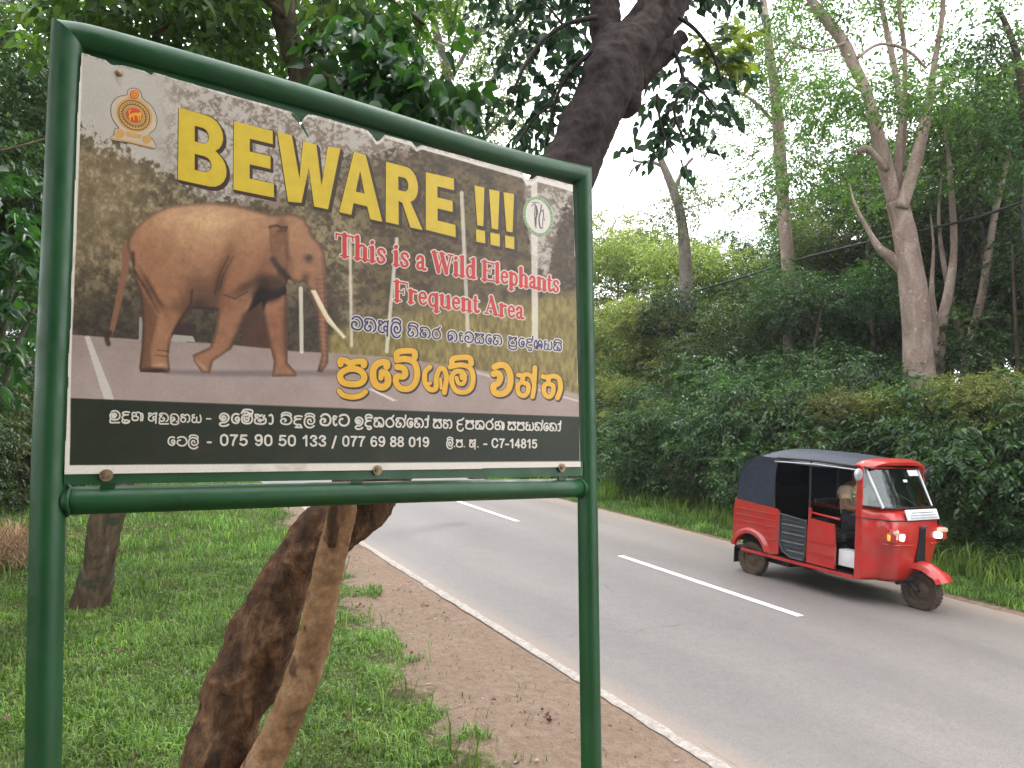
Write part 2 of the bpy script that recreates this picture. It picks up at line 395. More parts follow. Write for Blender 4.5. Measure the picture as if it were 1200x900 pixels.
def picture(x, y):
    n1 = fbm(x, y, 30, 1); n2 = fbm(x, y, 9, 5); n3 = fbm(x, y, 3.2, 9, 3); n4 = fbm(x * 1.0, y * .35, 3, 14, 3)
    C = np.zeros(x.shape + (3,)); one = lambda c: np.array(c, float)
    def lay(mask, col):
        m = np.clip(mask, 0, 1)[..., None]; C[:] = C * (1 - m) + np.asarray(col, float) * m
    C[:] = one((186, 176, 165)); C[:] -= (n1 * 14)[..., None]
    # twiggy branches against the pale sky
    tw = 1 - sst(.0, .045, np.abs(fbm(x, y, 26, 21, 4) - .5)); tw2 = 1 - sst(0, .03, np.abs(fbm(x, y, 14, 31, 3) - .5))
    reg = sst(175, 225, x) * sst(0, 1, 1 - 0 * x)
    dens = reg * sst(.34, .62, n1 + .25 * sst(200, 420, x) - .0 * y)
    lay(np.clip(tw + tw2 * .7, 0, 1) * dens * .8, one((118, 98, 84)))
    lay(sst(.5, .62, n2 * .6 + n3 * .4 + .05 * sst(250, 420, x)) * reg * .75, one((128, 108, 92)))
    # tree masses
    prof = np.interp(x, [80, 100, 150, 200, 235, 262, 300, 350, 380, 405, 440, 480, 500, 560, 612, 622, 640, 655, 680], [158, 158, 176, 205, 232, 238, 235, 225, 215, 188, 185, 178, 172, 172, 190, 300, 330, 262, 235])
    edge = prof + (n2 - .5) * 52 + (n3 - .5) * 26
    m = sst(-3, 5, y - edge)
    dark = np.stack([70 + 70 * n2 + 44 * (n3 - .5), 60 + 66 * n2 + 44 * (n3 - .5), 46 + 42 * n2 + 34 * (n3 - .5)], -1)
    bright = sst(.48, .66, n2 * .55 + n3 * .3 + n1 * .2)[..., None]
    bright = bright * .75; fol = dark * (1 - bright) + bright * np.array([146, 128, 98.])
    lf = (sst(220, 130, x) * sst(150, 200, y) * sst(330, 260, y))[..., None]; fol = fol * (1 - .5 * lf) + .5 * lf * np.array([132, 112, 80.])
    lo = (sst(300, 385, y) * sst(420, 380, x))[..., None]; fol = fol * (1 - .62 * lo) + .62 * lo * np.array([48, 40, 36.])
    rt = (sst(400, 450, x) * (1 - sst(350, 385, y)))[..., None]; fol = fol * (1 - .42 * rt) + .42 * rt * np.array([74, 56, 44.]); gp = (rt[..., 0] * sst(.52, .66, n1 * .5 + n2 * .5))[..., None] * .6; fol = fol * (1 - gp) + gp * np.array([104, 98, 54.])
    lay(m, fol * np.array([1.10, 1.09, 1.12]))
    sp = sst(.62, .7, n3 * .6 + n2 * .4) * m * sst(300, 240, y) * sst(280, 200, x); lay(sp * .6, one((176, 165, 152)))
    # right sky gap foliage
    lay(sst(.45, .6, n2) * sst(640, 668, x) * sst(215, 250, y) * .8, one((70, 58, 50)))
    # far vehicle behind the legs
    lay(inpoly(x, y, [(163, 372), (170, 371), (169, 404), (162, 404)]) * .8, one((165, 165, 165)))
    lay(inpoly(x, y, [(186, 378), (229, 380), (231, 400), (186, 399)]) * 1.0, one((74, 54, 50)))
    lay(inpoly(x, y, [(196, 391), (226, 394), (229, 401), (196, 400)]) * .9, one((172, 166, 158)))
    lay(inpoly(x, y, [(284, 350), (311, 352), (316, 412), (285, 412)]) * (.55 + .4 * n4), one((96, 60, 46)))
    # grass verge
    gt = np.interp(x, [360, 400, 450, 520, 600, 680], [400, 384, 372, 362, 352, 340]) + (n3 - .5) * 14
    gcol = np.stack([104 + 75 * n4, 90 + 68 * n4, 48 + 52 * n4], -1); lay(sst(-6, 10, y - gt) * sst(372, 395, x), gcol)
    # road
    ry = np.interp(x, [80, 165, 260, 350, 400, 470, 560, 680], [392, 398, 403, 412, 414, 420, 433, 462])
    rc = np.stack([164 + 0 * x, 144 + 0 * x, 137 + 0 * x], -1) + ((n1 - .5) * 16 + (n3 - .5) * 7)[..., None] - (sst(440, 400, y) * 8)[..., None]
    lay(sst(-.8, .8, y - ry), rc)
    lay(sst(2, -1, np.abs(y - np.interp(x, [470, 560, 680], [424, 437, 467]) + 1)) * sst(480, 540, x) * .6, one((190, 168, 148)))
    lay(inpoly(x, y, [(99, 394), (105, 394), (134, 468), (122, 468)]) * .85, one((196, 186, 176)))
    lay(inpoly(x, y, [(431, 455.5), (436, 455.5), (465, 469), (460, 470)]) * .9, one((214, 202, 192)))
    d_, t_ = segd(x, y, [(560, 437), (678, 470)]); lay(sst(1.8, .6, d_) * .7, one((206, 190, 176)))
    # poles
    for (a, b_, wd, al) in (((410, 275), (412, 405), 1.7, .75), ((465, 280), (453, 412), 2, .8), ((541, 226), (549, 405), 2.1, .75), ((626, 212), (627, 398), 3.6, .8), ((352.5, 338), (353.5, 412), 2.2, .85)):
        d_, t_ = segd(x, y, [a, b_]); lay(sst(wd + .7, wd - .5, d_) * al, one((214, 204, 190)))
    # shadow under the animal
    d_, t_ = segd(x, y, [(195, 434), (250, 437), (330, 437), (400, 436)]); lay(sst(7, 1, d_) * sst(430, 437, y + 0 * x) * .5, one((104, 88, 92)))
    d_, t_ = segd(x, y, [(148, 288), (146, 320), (139, 352), (132, 384), (129, 393)]); lay(sst(4.6 - 2.0 * t_ + .6, 4.6 - 2.0 * t_ - .6, d_) * .96, np.stack([150 - 12 * n3, 104 - 10 * n3, 76 + 0 * x], -1))
    d_, t_ = segd(x, y, [(129, 390), (125, 397), (127, 403)]); lay(sst(4, 1.6, d_) * .9, one((74, 52, 48)))
    # elephant
    ins = inpoly(x, y, ELE); dE = polyd(x, y, ELE); sdf = np.where(ins, dE, -dE); mE = sst(-.7, .7, sdf)
    base = np.zeros(x.shape + (3,)); base[:] = (166, 118, 88)
    def blob(cx, cy, rx, ry, rot, col, a, hard=1.0):
        c_, s_ = math.cos(R(rot)), math.sin(R(rot)); X = ((x - cx) * c_ + (y - cy) * s_) / rx; Y = (-(x - cx) * s_ + (y - cy) * c_) / ry
        g = np.exp(-(X * X + Y * Y) ** hard)[..., None] * a; base[:] = base * (1 - g) + np.array(col, float) * g
    blob(235, 258, 75, 26, 4, (214, 174, 134), .9); blob(225, 275, 40, 30, 0, (190, 142, 102), .5)
    blob(180, 300, 26, 45, 0, (164, 112, 80), .6); blob(236, 345, 34, 22, 0, (104, 72, 54), .85); blob(232, 358, 30, 10, 0, (78, 54, 42), .8)
    blob(275, 322, 18, 34, 14, (158, 102, 70), .7); blob(200, 345, 20, 22, 0, (176, 122, 86), .6); blob(215, 372, 12, 14, -50, (120, 78, 56), .6)
    blob(290, 285, 26, 30, 0, (168, 118, 86), .5); blob(262, 318, 6, 34, 18, (112, 76, 56), .55); blob(256, 335, 6, 24, 10, (84, 58, 44), .7)
    blob(285, 338, 20, 6, -32, (84, 58, 44), .75); blob(308, 320, 10, 26, 15, (120, 74, 52), .5)
    blob(318, 332, 20, 12, 0, (60, 38, 30), .92, 1.6); blob(312, 346, 16, 9, 0, (42, 30, 26), .95, 2); blob(330, 318, 8, 10, 30, (48, 32, 26), .85)
    blob(322, 316, 8, 10, 10, (176, 108, 70), .7); blob(268, 352, 14, 18, 20, (160, 106, 74), .5)
    blob(170, 372, 9, 44, 0, (128, 86, 62), .75, 1.5); blob(181, 345, 3, 30, -30, (92, 62, 46), .8); blob(186, 360, 8, 5, 0, (70, 50, 40), .4)
    blob(183, 400, 12, 30, 0, (160, 108, 76), .5); blob(180, 434, 18, 4, 0, (72, 46, 36), .85, 2); blob(186, 428, 12, 3, 0, (186, 150, 122), .7)
    blob(240, 420, 12, 9, 30, (150, 98, 72), .4); blob(236, 430, 8, 3.2, 40, (192, 158, 132), .7); blob(229, 424, 3, 6, -30, (186, 150, 122), .5)
    blob(322, 392, 13, 40, 0, (148, 92, 64), .7); blob(334, 385, 4, 34, 0, (104, 64, 46), .6); blob(333, 438, 14, 3, 0, (172, 124, 96), .7)
    blob(262, 392, 9, 26, 18, (148, 98, 70), .5); blob(276, 398, 5, 22, 18, (106, 68, 50), .6)
    blob(345, 268, 16, 14, 0, (180, 132, 98), .75); blob(330, 268, 7, 18, 0, (122, 82, 60), .6); blob(327, 295, 11, 24, -12, (146, 100, 74), .7)
    blob(338, 300, 3, 24, -8, (92, 60, 46), .75); blob(352, 286, 13, 12, 0, (176, 128, 96), .6); blob(362, 302, 5, 6, 20, (78, 56, 44), .85); blob(361, 296, 7, 3, 15, (190, 150, 118), .5)
    blob(352, 318, 12, 10, 0, (172, 118, 86), .6); blob(358, 326, 5, 7, 20, (86, 56, 42), .6); blob(374, 305, 6, 22, 0, (176, 126, 98), .6)
    blob(379, 345, 4, 30, 0, (150, 98, 78), .6); blob(372, 370, 4, 40, 0, (104, 66, 52), .6); blob(382, 400, 3, 34, 0, (150, 96, 72), .5); blob(373, 433, 4, 4, 0, (90, 56, 44), .6)
    for pts, wd, a in (([(316, 266), (324, 264), (330, 267), (336, 266), (335, 270), (326, 271)], 2.6, .6), ([(317, 268), (317, 282), (319, 297), (326, 309), (334, 318)], 2.6, .2), ([(320, 304), (328, 316), (337, 325)], 5.6, .7),
                      ([(156, 296), (156, 310)], 3.4, .5), ([(158, 318), (172, 340), (186, 366)], 3.0, .5), ([(268, 300), (256, 325), (252, 345)], 1.3, .45), ([(274, 300), (262, 322), (257, 340)], 1.2, .4), ([(262, 345), (275, 350), (290, 342)], 1.4, .5),
                      ([(184, 410), (198, 412)], 1.2, .5), ([(182, 416), (198, 418)], 1.2, .4), ([(225.7, 362), (240, 363), (254, 363)], 2, .6), ([(225, 340), (224, 355), (212, 374), (202, 392)], 2.2, .55), ([(376, 300), (380, 340), (382, 380)], .8, .25)):
        d_, t_ = segd(x, y, pts); g = (sst(wd, wd * .2, d_) * a)[..., None]; base[:] = base * (1 - g) + np.array([58, 38, 30.]) * g
    
    def shade(poly, col, a, soft=3):
        p_ = inpoly(x, y, poly); d2 = polyd(x, y, poly); g = (sst(-soft * .4, soft, np.where(p_, d2, -d2)) * a)[..., None]; base[:] = base * (1 - g) + np.array(col, float) * g
    shade([(152, 300), (160, 322), (168, 345), (182, 362), (187, 372), (181, 392), (177, 410), (179, 438), (160, 440), (160, 400), (162, 350)], (116, 78, 56), .62)
    shade([(287, 372), (295, 350), (305, 334), (318, 340), (337, 332), (338, 344), (326, 350), (315, 352), (309, 364), (304, 372), (296, 384)], (38, 27, 24), .9, 4)
    shade([(316, 268), (330, 266), (339, 272), (338, 298), (338, 322), (328, 313), (319, 299)], (132, 90, 66), .5, 4)
    shade([(338, 272), (343, 280), (341, 300), (343, 322), (337, 318), (337, 290)], (188, 138, 104), .4, 3)
    shade([(176, 350), (192, 358), (205, 366), (214, 360), (206, 378), (196, 396), (186, 392), (182, 372)], (182, 126, 90), .35, 5)
    base *= (.9 + .16 * n2 + .09 * (n3 - .5) + .06 * np.sin(y * 1.1 + n2 * 8) * sst(368, 372, x) * sst(310, 330, y))[..., None]
    wr = np.abs(fbm(x * .9, y * 2.1, 16, 55, 2) - .5); base *= (1 - .035 * (1 - sst(0, .05, wr)) * sst(.35, .6, n1))[..., None]; wr2 = np.abs(fbm(x * 2.4 + y * .5, y * .8, 22, 58, 2) - .5); base *= (1 - .03 * (1 - sst(0, .04, wr2)))[..., None]
    rim = sst(0, 5.5, sdf)[..., None]; base *= .72 + .28 * rim
    lay(mE, base)
    tk = inpoly(x, y, TUSK); dT = polyd(x, y, TUSK); lay(sst(-.6, .6, np.where(tk, dT, -dT)), np.stack([214 - 30 * sst(366, 372, x) * 0, 198 + 0 * x, 168 + 0 * x], -1))
    d_, t_ = segd(x, y, [(366, 344), (380, 371), (400, 394)]); lay(sst(1, .2, d_) * .3, one((140, 112, 84)))
    # dark text band and the white margin
    bt = np.interp(x, [80, 380, 678], [466.5, 477.5, 488.5]); bb = np.interp(x, [80, 680], [545, 540.5])
    bc = np.zeros(x.shape + (3,)); bc[:] = (46, 55, 38); bc += (12 * (n1 - .5) + 5 * (n3 - .5))[..., None]; bc[..., 0] += 12 * sst(.5, .7, n2) ; lay(sst(-.5, .5, y - bt), bc)
    wm = np.maximum(sst(-.4, .4, y - bb), sst(.5, -.5, x - np.interp(y, [60, 250, 420, 556], [97, 90.5, 83.5, 81.5])))
    wt = topy(x); wm = np.maximum(wm, sst(.5, -.5, (y - wt - np.interp(x, [90, 260, 400, 500, 620, 680], [0, 2, 3, 5, 7, 8]))))
    lay(wm, one((208, 199, 188)))
    lay(np.maximum(0, sst(3.2, 1.2, y - wt)) * sst(.45, .6, n3) * .35, one((110, 96, 74)))
    d_, t_ = segd(x, y, [(344, 134), (350, 141), (355, 149), (361, 160)]); lay(sst(3.4 - 2.2 * t_, 1.6 - 1.2 * t_, d_), one((40, 74, 46)))
    d_, t_ = segd(x, y, [(139, 86), (136, 92), (141, 100)]); lay(sst(2.6, .6, d_) * .3, one((150, 120, 84)))
    st = sst(.66, .8, fbm(x, y, 60, 77)); lay(st * .18, one((120, 104, 84)))
    return C
NX, NY = 600, 420
sx = np.linspace(0, 1, NX); sy = np.linspace(0, 1, NY); A_, B_ = np.meshgrid(sx, sy)
TLc, TRc, BRc, BLc = (np.array(q, float) for q in ((88, 55), (676, 210), (681.5, 549.5), (74.5, 558)))
px_ = (1 - B_) * ((1 - A_) * TLc[0] + A_ * TRc[0]) + B_ * ((1 - A_) * BLc[0] + A_ * BRc[0])
py_ = (1 - B_) * ((1 - A_) * TLc[1] + A_ * TRc[1]) + B_ * ((1 - A_) * BLc[1] + A_ * BRc[1])
# vectorised S()
u_, v_, n_, o_ = (np.array(q) for q in (SU, SV, SN, SBASE))
rays = np.stack([px_ - 600, py_ - 450, np.full_like(px_, F)], -1) @ MR.T
ZP = .0012
c0 = np.array([0, 0, CAMH]); tt_ = ((o_ + n_ * ZP - c0) @ n_) / (rays @ n_)
pw = c0 + rays * tt_[..., None] - o_
loc = np.stack([pw @ u_, pw @ v_, np.full_like(px_, ZP)], -1)
colr = lin(picture(px_, py_)); lum = colr.mean(-1, keepdims=True); colr = colr * (np.clip(lum, .01, 1) / .30) ** .22
idx = np.arange(NX * NY).reshape(NY, NX)
faces = np.stack([idx[:-1, :-1], idx[1:, :-1], idx[1:, 1:], idx[:-1, 1:]], -1).reshape(-1, 4)
cx_ = px_.ravel()[faces].mean(1); cy_ = py_.ravel()[faces].mean(1)
faces = faces[inpoly(cx_, cy_, sheet_poly)]
used = np.zeros(NX * NY, bool); used[faces.ravel()] = True; remap = np.cumsum(used) - 1
me = np_mesh('printed_picture', loc.reshape(-1, 3)[used], remap[faces], True)
ca = me.color_attributes.new('print', 'FLOAT_COLOR', 'POINT')
cc = np.ones((int(used.sum()), 4), np.float32); cc[:, :3] = colr.reshape(-1, 3)[used]; ca.data.foreach_set('color', cc.ravel())
m, nt, bs = newmat('faded_print'); at = N(nt, 'ShaderNodeVertexColor'); at.layer_name = 'print'
PRK = 1.02
g = ramp(nt, noise(nt, 220, 3), [(.3, (.9 * PRK,) * 3), (.7, (1.06 * PRK,) * 3)])
nt.links.new(mixc(nt, 1, at.outputs['Color'], g, 'MULTIPLY'), bs.inputs['Base Color']); bs.inputs['Roughness'].default_value = .5; bs.inputs['Specular IOR Level'].default_value = .35
nn = bump(nt, bs, noise(nt, 3.5, 2), .15, .02)
link('printed_picture', me, m, sign)

# ---- flat lettering as thin raised vinyl, traced strokes
zc = [0]
def ribbon(b, pts, wid, z, dz=.0002, closed=False, n=6, caps=True):
    """pts in photo pixels; wid in pixels (number or list)"""
    P_ = [Vector(p) for p in pts]
    m = len(P_)
    if not hasattr(wid, '__len__'): wid = [wid] * m
    zc[0] = (zc[0] + 1) % 7; z0 = z + zc[0] * .00003
    L = []; Rr = []
    for i, p in enumerate(P_):
        a = P_[i - 1] if (i > 0 or closed) else P_[i]; c = P_[(i + 1) % m] if (i < m - 1 or closed) else P_[i]
        t = (c - a); t = t.normalized() if t.length > 1e-6 else Vector((1, 0)); nrm = Vector((-t.y, t.x)) * wid[i] / 2
        zz = z0 + dz * i / m; L.append((p + nrm, zz)); Rr.append((p - nrm, zz))
    vs = [S(q.x, q.y, zz) for q, zz in L] + [S(q.x, q.y, zz) for q, zz in Rr]
    k = m if closed else m - 1
    b.add(vs, [(i, (i + 1) % m, m + (i + 1) % m, m + i) for i in range(k)])
    if caps and not closed:
        for e, (o, sgn) in enumerate(((P_[0], -1), (P_[-1], 1))):
            t = (P_[1] - P_[0]) if e == 0 else (P_[-1] - P_[-2]); t = t.normalized() if t.length > 1e-6 else Vector((1, 0)); a0 = math.atan2(t.y, t.x) + (math.pi if e == 0 else 0); rr = wid[0 if e == 0 else -1] / 2
            zz = z0 + (0 if e == 0 else dz)
            arc = [Vector((o.x + rr * math.cos(a0 - math.pi / 2 + math.pi * q / n), o.y + rr * math.sin(a0 - math.pi / 2 + math.pi * q / n))) for q in range(n + 1)]
            b.add([S(q.x, q.y, zz) for q in arc], [tuple(range(n + 1))])
def sm2(pts, n=5):
    v = smooth([Vector((p[0], p[1], 0)) for p in pts], n); return [Vector((q.x, q.y)) for q in v]
MT['ink_yellow'] = plainp('yellow_ink', tuple(lin((208, 176, 40))), .45)
MT['ink_brown'] = plainp('dark_brown_ink', tuple(lin((58, 36, 24))), .45)
MT['ink_orange'] = plainp('golden_ink', tuple(lin((222, 166, 36))), .45)
MT['ink_red'] = plainp('red_ink', tuple(lin((196, 48, 44))), .45)
MT['ink_white'] = plainp('pale_ink', tuple(lin((212, 202, 190))), .45)
MT['ink_beige'] = plainp('beige_emblem_ink', tuple(lin((196, 176, 150))), .45)
MT['ink_blue'] = plainp('navy_ink', tuple(lin((52, 44, 96))), .45)
MT['ink_gold'] = plainp('gold_emblem_ink', tuple(lin((198, 150, 84))), .45)
MT['ink_gold2'] = plainp('dull_gold_ink', tuple(lin((176, 142, 84))), .45)
MT['ink_scarlet'] = plainp('scarlet_ink', tuple(lin((206, 66, 34))), .45)
MT['ink_leaf'] = plainp('green_ink', tuple(lin((104, 150, 92))), .45)
MT['ink_grey'] = plainp('grey_ink', tuple(lin((84, 70, 70))), .45)

# BEWARE !!!  block letters as outlines in a unit box (x right, y down)
arc = lambda cx, cy, rx, ry, a0, a1, n=8: [(cx + rx * math.cos(R(a0 + (a1 - a0) * i / n)), cy + ry * math.sin(R(a0 + (a1 - a0) * i / n))) for i in range(n + 1)]
BL = {
 'B': [[(0, 0), (.55, 0)] + arc(.62, .25, .32, .25, -90, 62) + arc(.64, .73, .36, .27, -58, 90) + [(0, 1)],
       [(.34, .19), (.34, .41)] + arc(.52, .30, .12, .11, 90, -90, 6), [(.34, .585), (.34, .81)] + arc(.55, .6975, .14, .1125, 90, -90, 6)],
 'E': [[(0, 0), (.98, 0), (.98, .2), (.40, .2), (.40, .39), (.92, .39), (.92, .58), (.40, .58), (.40, .79), (1, .79), (1, 1), (0, 1)]],
 'W': [[(0, 0), (.23, 0), (.36, .62), (.41, .04), (.62, .04), (.73, .66), (.80, .02), (1, 0), (.86, 1), (.62, 1), (.51, .42), (.40, .98), (.17, 1)]],
 'A': [[(.36, 0), (.64, 0), (1, 1), (.72, 1), (.655, .81), (.335, .81), (.28, 1), (0, 1)], [(.5, .27), (.39, .62), (.60, .62)]],
 'R': [[(0, 0), (.58, 0)] + arc(.62, .29, .31, .29, -90, 55) + [(.70, .57), (1.02, 1), (.68, 1), (.47, .62), (.36, .6), (.36, 1), (0, 1)], [(.36, .19), (.36, .42)] + arc(.54, .305, .11, .115, 90, -90, 6)],
 '!': [[(0, 0), (1, 0), (.82, .70), (.2, .70)]], '.': [[(.05, .78), (.98, .78), (.98, 1), (.05, 1)]],
}
def inbox(q, p):
    (a, b_, c, d_) = q; x, y = p
    return ((1 - y) * ((1 - x) * a[0] + x * b_[0]) + y * ((1 - x) * d_[0] + x * c[0]), (1 - y) * ((1 - x) * a[1] + x * b_[1]) + y * ((1 - x) * d_[1] + x * c[1]))
HEAD = [('B', (209.5, 126), (264.5, 142), (266, 223), (208.5, 210.5)), ('E', (274.2, 142), (320.5, 153.6), (321, 231.5), (273.5, 222)), ('W', (325, 154.3), (399, 174), (394, 247), (326, 234)),
        ('A', (397.5, 172), (446, 187), (448, 260), (397.5, 248.5)), ('R', (452.3, 189.5), (492, 199.8), (494.5, 269.5), (452, 260)), ('E', (499, 201.8), (532.5, 209.3), (534, 278), (499, 269.2))]
for a, q in (('!', [(556, 217.4), (567.6, 219.8), (568.8, 285.2), (557.5, 283)]), ('!', [(573, 221.7), (585.4, 224.2), (586, 289), (574.3, 286.6)]), ('!', [(590, 225.2), (602.4, 227.4), (602.9, 292.2), (591.6, 289.8)])):
    HEAD.append(('!', *q)); HEAD.append(('.', *q))
sh = MB()
for ch, *q in HEAD:
    hl = MB()
    loops = [[inbox(q, p) for p in l] for l in BL[ch]]
    vv = [[S(x, y, .0024) for x, y in l] for l in loops]; flat = [v for l in vv for v in l]
    hl.add(flat, [tuple(t) for t in tessellate_polygon(vv)]); hl.build('letter', MT['ink_yellow'], sign)
    for l in loops:
        for k, (ox, oy) in enumerate(((.6, .9), (1.7, 2.4), (2.7, 3.6))):
            ribbon(sh, [(x + ox, y + oy) for x, y in l], 3.0, .0014 + .00004 * k, 0, closed=True)
sh.build('headline_shadow', MT['ink_brown'], sign)['kind'] = 'stuff'
# ---- serif red text. strokes: (points, width); y up, cap height 1, x height .66
TK, TN = .19, .075
def bar(x0, x1, y, w=TN): return ([(x0, y), (x1, y)], w)
SG = {
 'T': (.82, [([(.41, 0), (.41, 1)], TK), bar(.05, .77, .96), ([(.06, .98), (.05, .74)], .06), ([(.76, .98), (.77, .74)], .06), bar(.24, .58, .03)]),
 'h': (.64, [([(.15, 0), (.15, 1)], TK), bar(.03, .2, .97), ([(.18, .5), (.3, .64), (.43, .63), (.48, .5)], .11), ([(.48, .52), (.48, 0)], TK), bar(.02, .29, .03), bar(.36, .62, .03)]),
 'i': (.34, [([(.17, 0), (.17, .64)], TK), bar(.03, .2, .63), bar(.03, .31, .03), ([(.16, .86), (.17, .88)], .19)]),
 's': (.47, [([(.4, .5), (.34, .62), (.2, .64), (.1, .53), (.16, .4), (.32, .28), (.38, .15), (.27, .03), (.13, .04), (.07, .2)], .12)]),
 'a': (.54, [([(.1, .48), (.16, .61), (.3, .63), (.37, .5), (.37, .08), (.5, .05)], .14), ([(.36, .38), (.16, .3), (.1, .14), (.2, .03), (.36, .14)], .12)]),
 'W': (1.1, [([(.1, .97), (.34, .04)], TK), ([(.34, .04), (.55, .9)], TN), ([(.5, .97), (.76, .04)], TK), ([(.76, .04), (.98, .95)], TN), bar(0, .28, .97), bar(.4, .66, .97), bar(.84, 1.1, .97)]),
 'l': (.34, [([(.17, 0), (.17, 1)], TK), bar(.03, .2, .97), bar(.03, .31, .03)]),
 'd': (.6, [([(.46, .04), (.46, 1)], TK), bar(.3, .5, .97), bar(.46, .6, .03), ([(.42, .5), (.3, .62), (.15, .52), (.1, .3), (.16, .08), (.3, .02), (.44, .16)], .13)]),
 'E': (.78, [([(.2, 0), (.2, 1)], TK), bar(.04, .7, .965), bar(.04, .72, .035), bar(.2, .52, .52), ([(.7, .98), (.71, .74)], .06), ([(.73, .02), (.74, .28)], .06), ([(.52, .64), (.52, .4)], .06)]),
 'F': (.74, [([(.2, 0), (.2, 1)], TK), bar(.04, .7, .965), bar(.04, .38, .035), bar(.2, .52, .5), ([(.7, .98), (.71, .74)], .06), ([(.52, .62), (.52, .38)], .06)]),
 'e': (.52, [([(.12, .35), (.42, .36), (.38, .56), (.26, .63), (.13, .52), (.1, .3), (.16, .1), (.3, .03), (.44, .14)], .115)]),
 'p': (.62, [([(.15, -.26), (.15, .64)], TK), bar(.02, .2, .62), bar(.02, .3, -.24), ([(.18, .5), (.32, .63), (.46, .52), (.51, .32), (.45, .1), (.32, .01), (.18, .12)], .13)]),
 'q': (.62, [([(.47, -.26), (.47, .64)], TK), bar(.34, .62, -.24), ([(.43, .52), (.3, .63), (.15, .52), (.1, .3), (.16, .08), (.3, .01), (.44, .14)], .13)]),
 'n': (.66, [([(.15, 0), (.15, .64)], TK), bar(.02, .2, .63), ([(.18, .5), (.3, .63), (.44, .62), (.5, .5)], .11), ([(.5, .52), (.5, 0)], TK), bar(.02, .29, .03), bar(.38, .64, .03)]),
 'u': (.66, [([(.15, .64), (.15, .16)], TK), bar(.02, .2, .62), ([(.15, .18), (.22, .03), (.35, .03), (.46, .14)], .11), ([(.5, 0), (.5, .64)], TK), bar(.36, .54, .62), bar(.5, .64, .03)]),
 't': (.4, [([(.18, .84), (.18, .14), (.27, .03), (.37, .1)], .15), bar(.03, .36, .62)]),
 'r': (.5, [([(.15, 0), (.15, .64)], TK), bar(.02, .2, .63), bar(.02, .3, .03), ([(.18, .46), (.28, .6), (.42, .58)], .13)]),
 'A': (.88, [([(.12, .03), (.42, .98)], TN), ([(.4, .98), (.68, .03)], TK), bar(.24, .58, .34), bar(0, .26, .03), bar(.52, .86, .03)]),
 ' ': (.3, []),
}
def lay_text(glyphs, word, box, fill, halo=None, hw=0, zf=.0022, curve=None, spacing=0.0, wmul=1, corner=False, shadow=None):
    """box = (x0, ybase0, h0, x1, ybase1, h1) in photo pixels; hands the strokes to ribbons following the perspective"""
    x0, y0, h0, x1, y1, h1 = box
    seq = [glyphs[c] for c in word]; tot = sum(g[0] + spacing for g in seq) - spacing
    k = h1 / h0                                   # shrink with distance: projective spacing
    def prj(s):                                   # s 0..1 along the board -> 0..1 along the picture
        return s if abs(k - 1) < .02 else (s * k ** -0 * 1.0) * (1 / (1 + (1 / k - 1) * s)) / (1 / (1 + (1 / k - 1)))
    x = 0
    for gw, strokes in seq:
        for pts, wd in strokes:
            pp = sm2(pts, 4) if (len(pts) > 2 and not corner) else [Vector(p) for p in pts]
            out = []; ww = []
            for p in pp:
                s = prj((x + p.x) / tot); h = h0 + (h1 - h0) * s
                out.append((x0 + (x1 - x0) * s, y0 + (y1 - y0) * s - p.y * h)); ww.append(wd * h * wmul)
            if halo is not None: ribbon(halo, out, [q + hw for q in ww], zf - .0007, .00015)
            if shadow is not None: ribbon(shadow[0], [(a + shadow[1], b_ + shadow[2]) for a, b_ in out], [q + shadow[3] for q in ww], zf - .0009, .00015)
            ribbon(fill, out, ww, zf, .0002)
        x += gw + spacing
rf, rw = MB(), MB()
lay_text(SG, 'This is a Wild Elephants', (392.5, 299, 26.5, 655.5, 343, 20.5), rf, rw, 2.6)
lay_text(SG, 'Frequent Area', (460.5, 352, 23.5, 614, 374, 20.5), rf, rw, 2.6)
rw.build('subtitle_outline', MT['ink_white'], sign)['kind'] = 'stuff'; rf.build('subtitle_lettering', MT['ink_red'], sign)['kind'] = 'stuff'

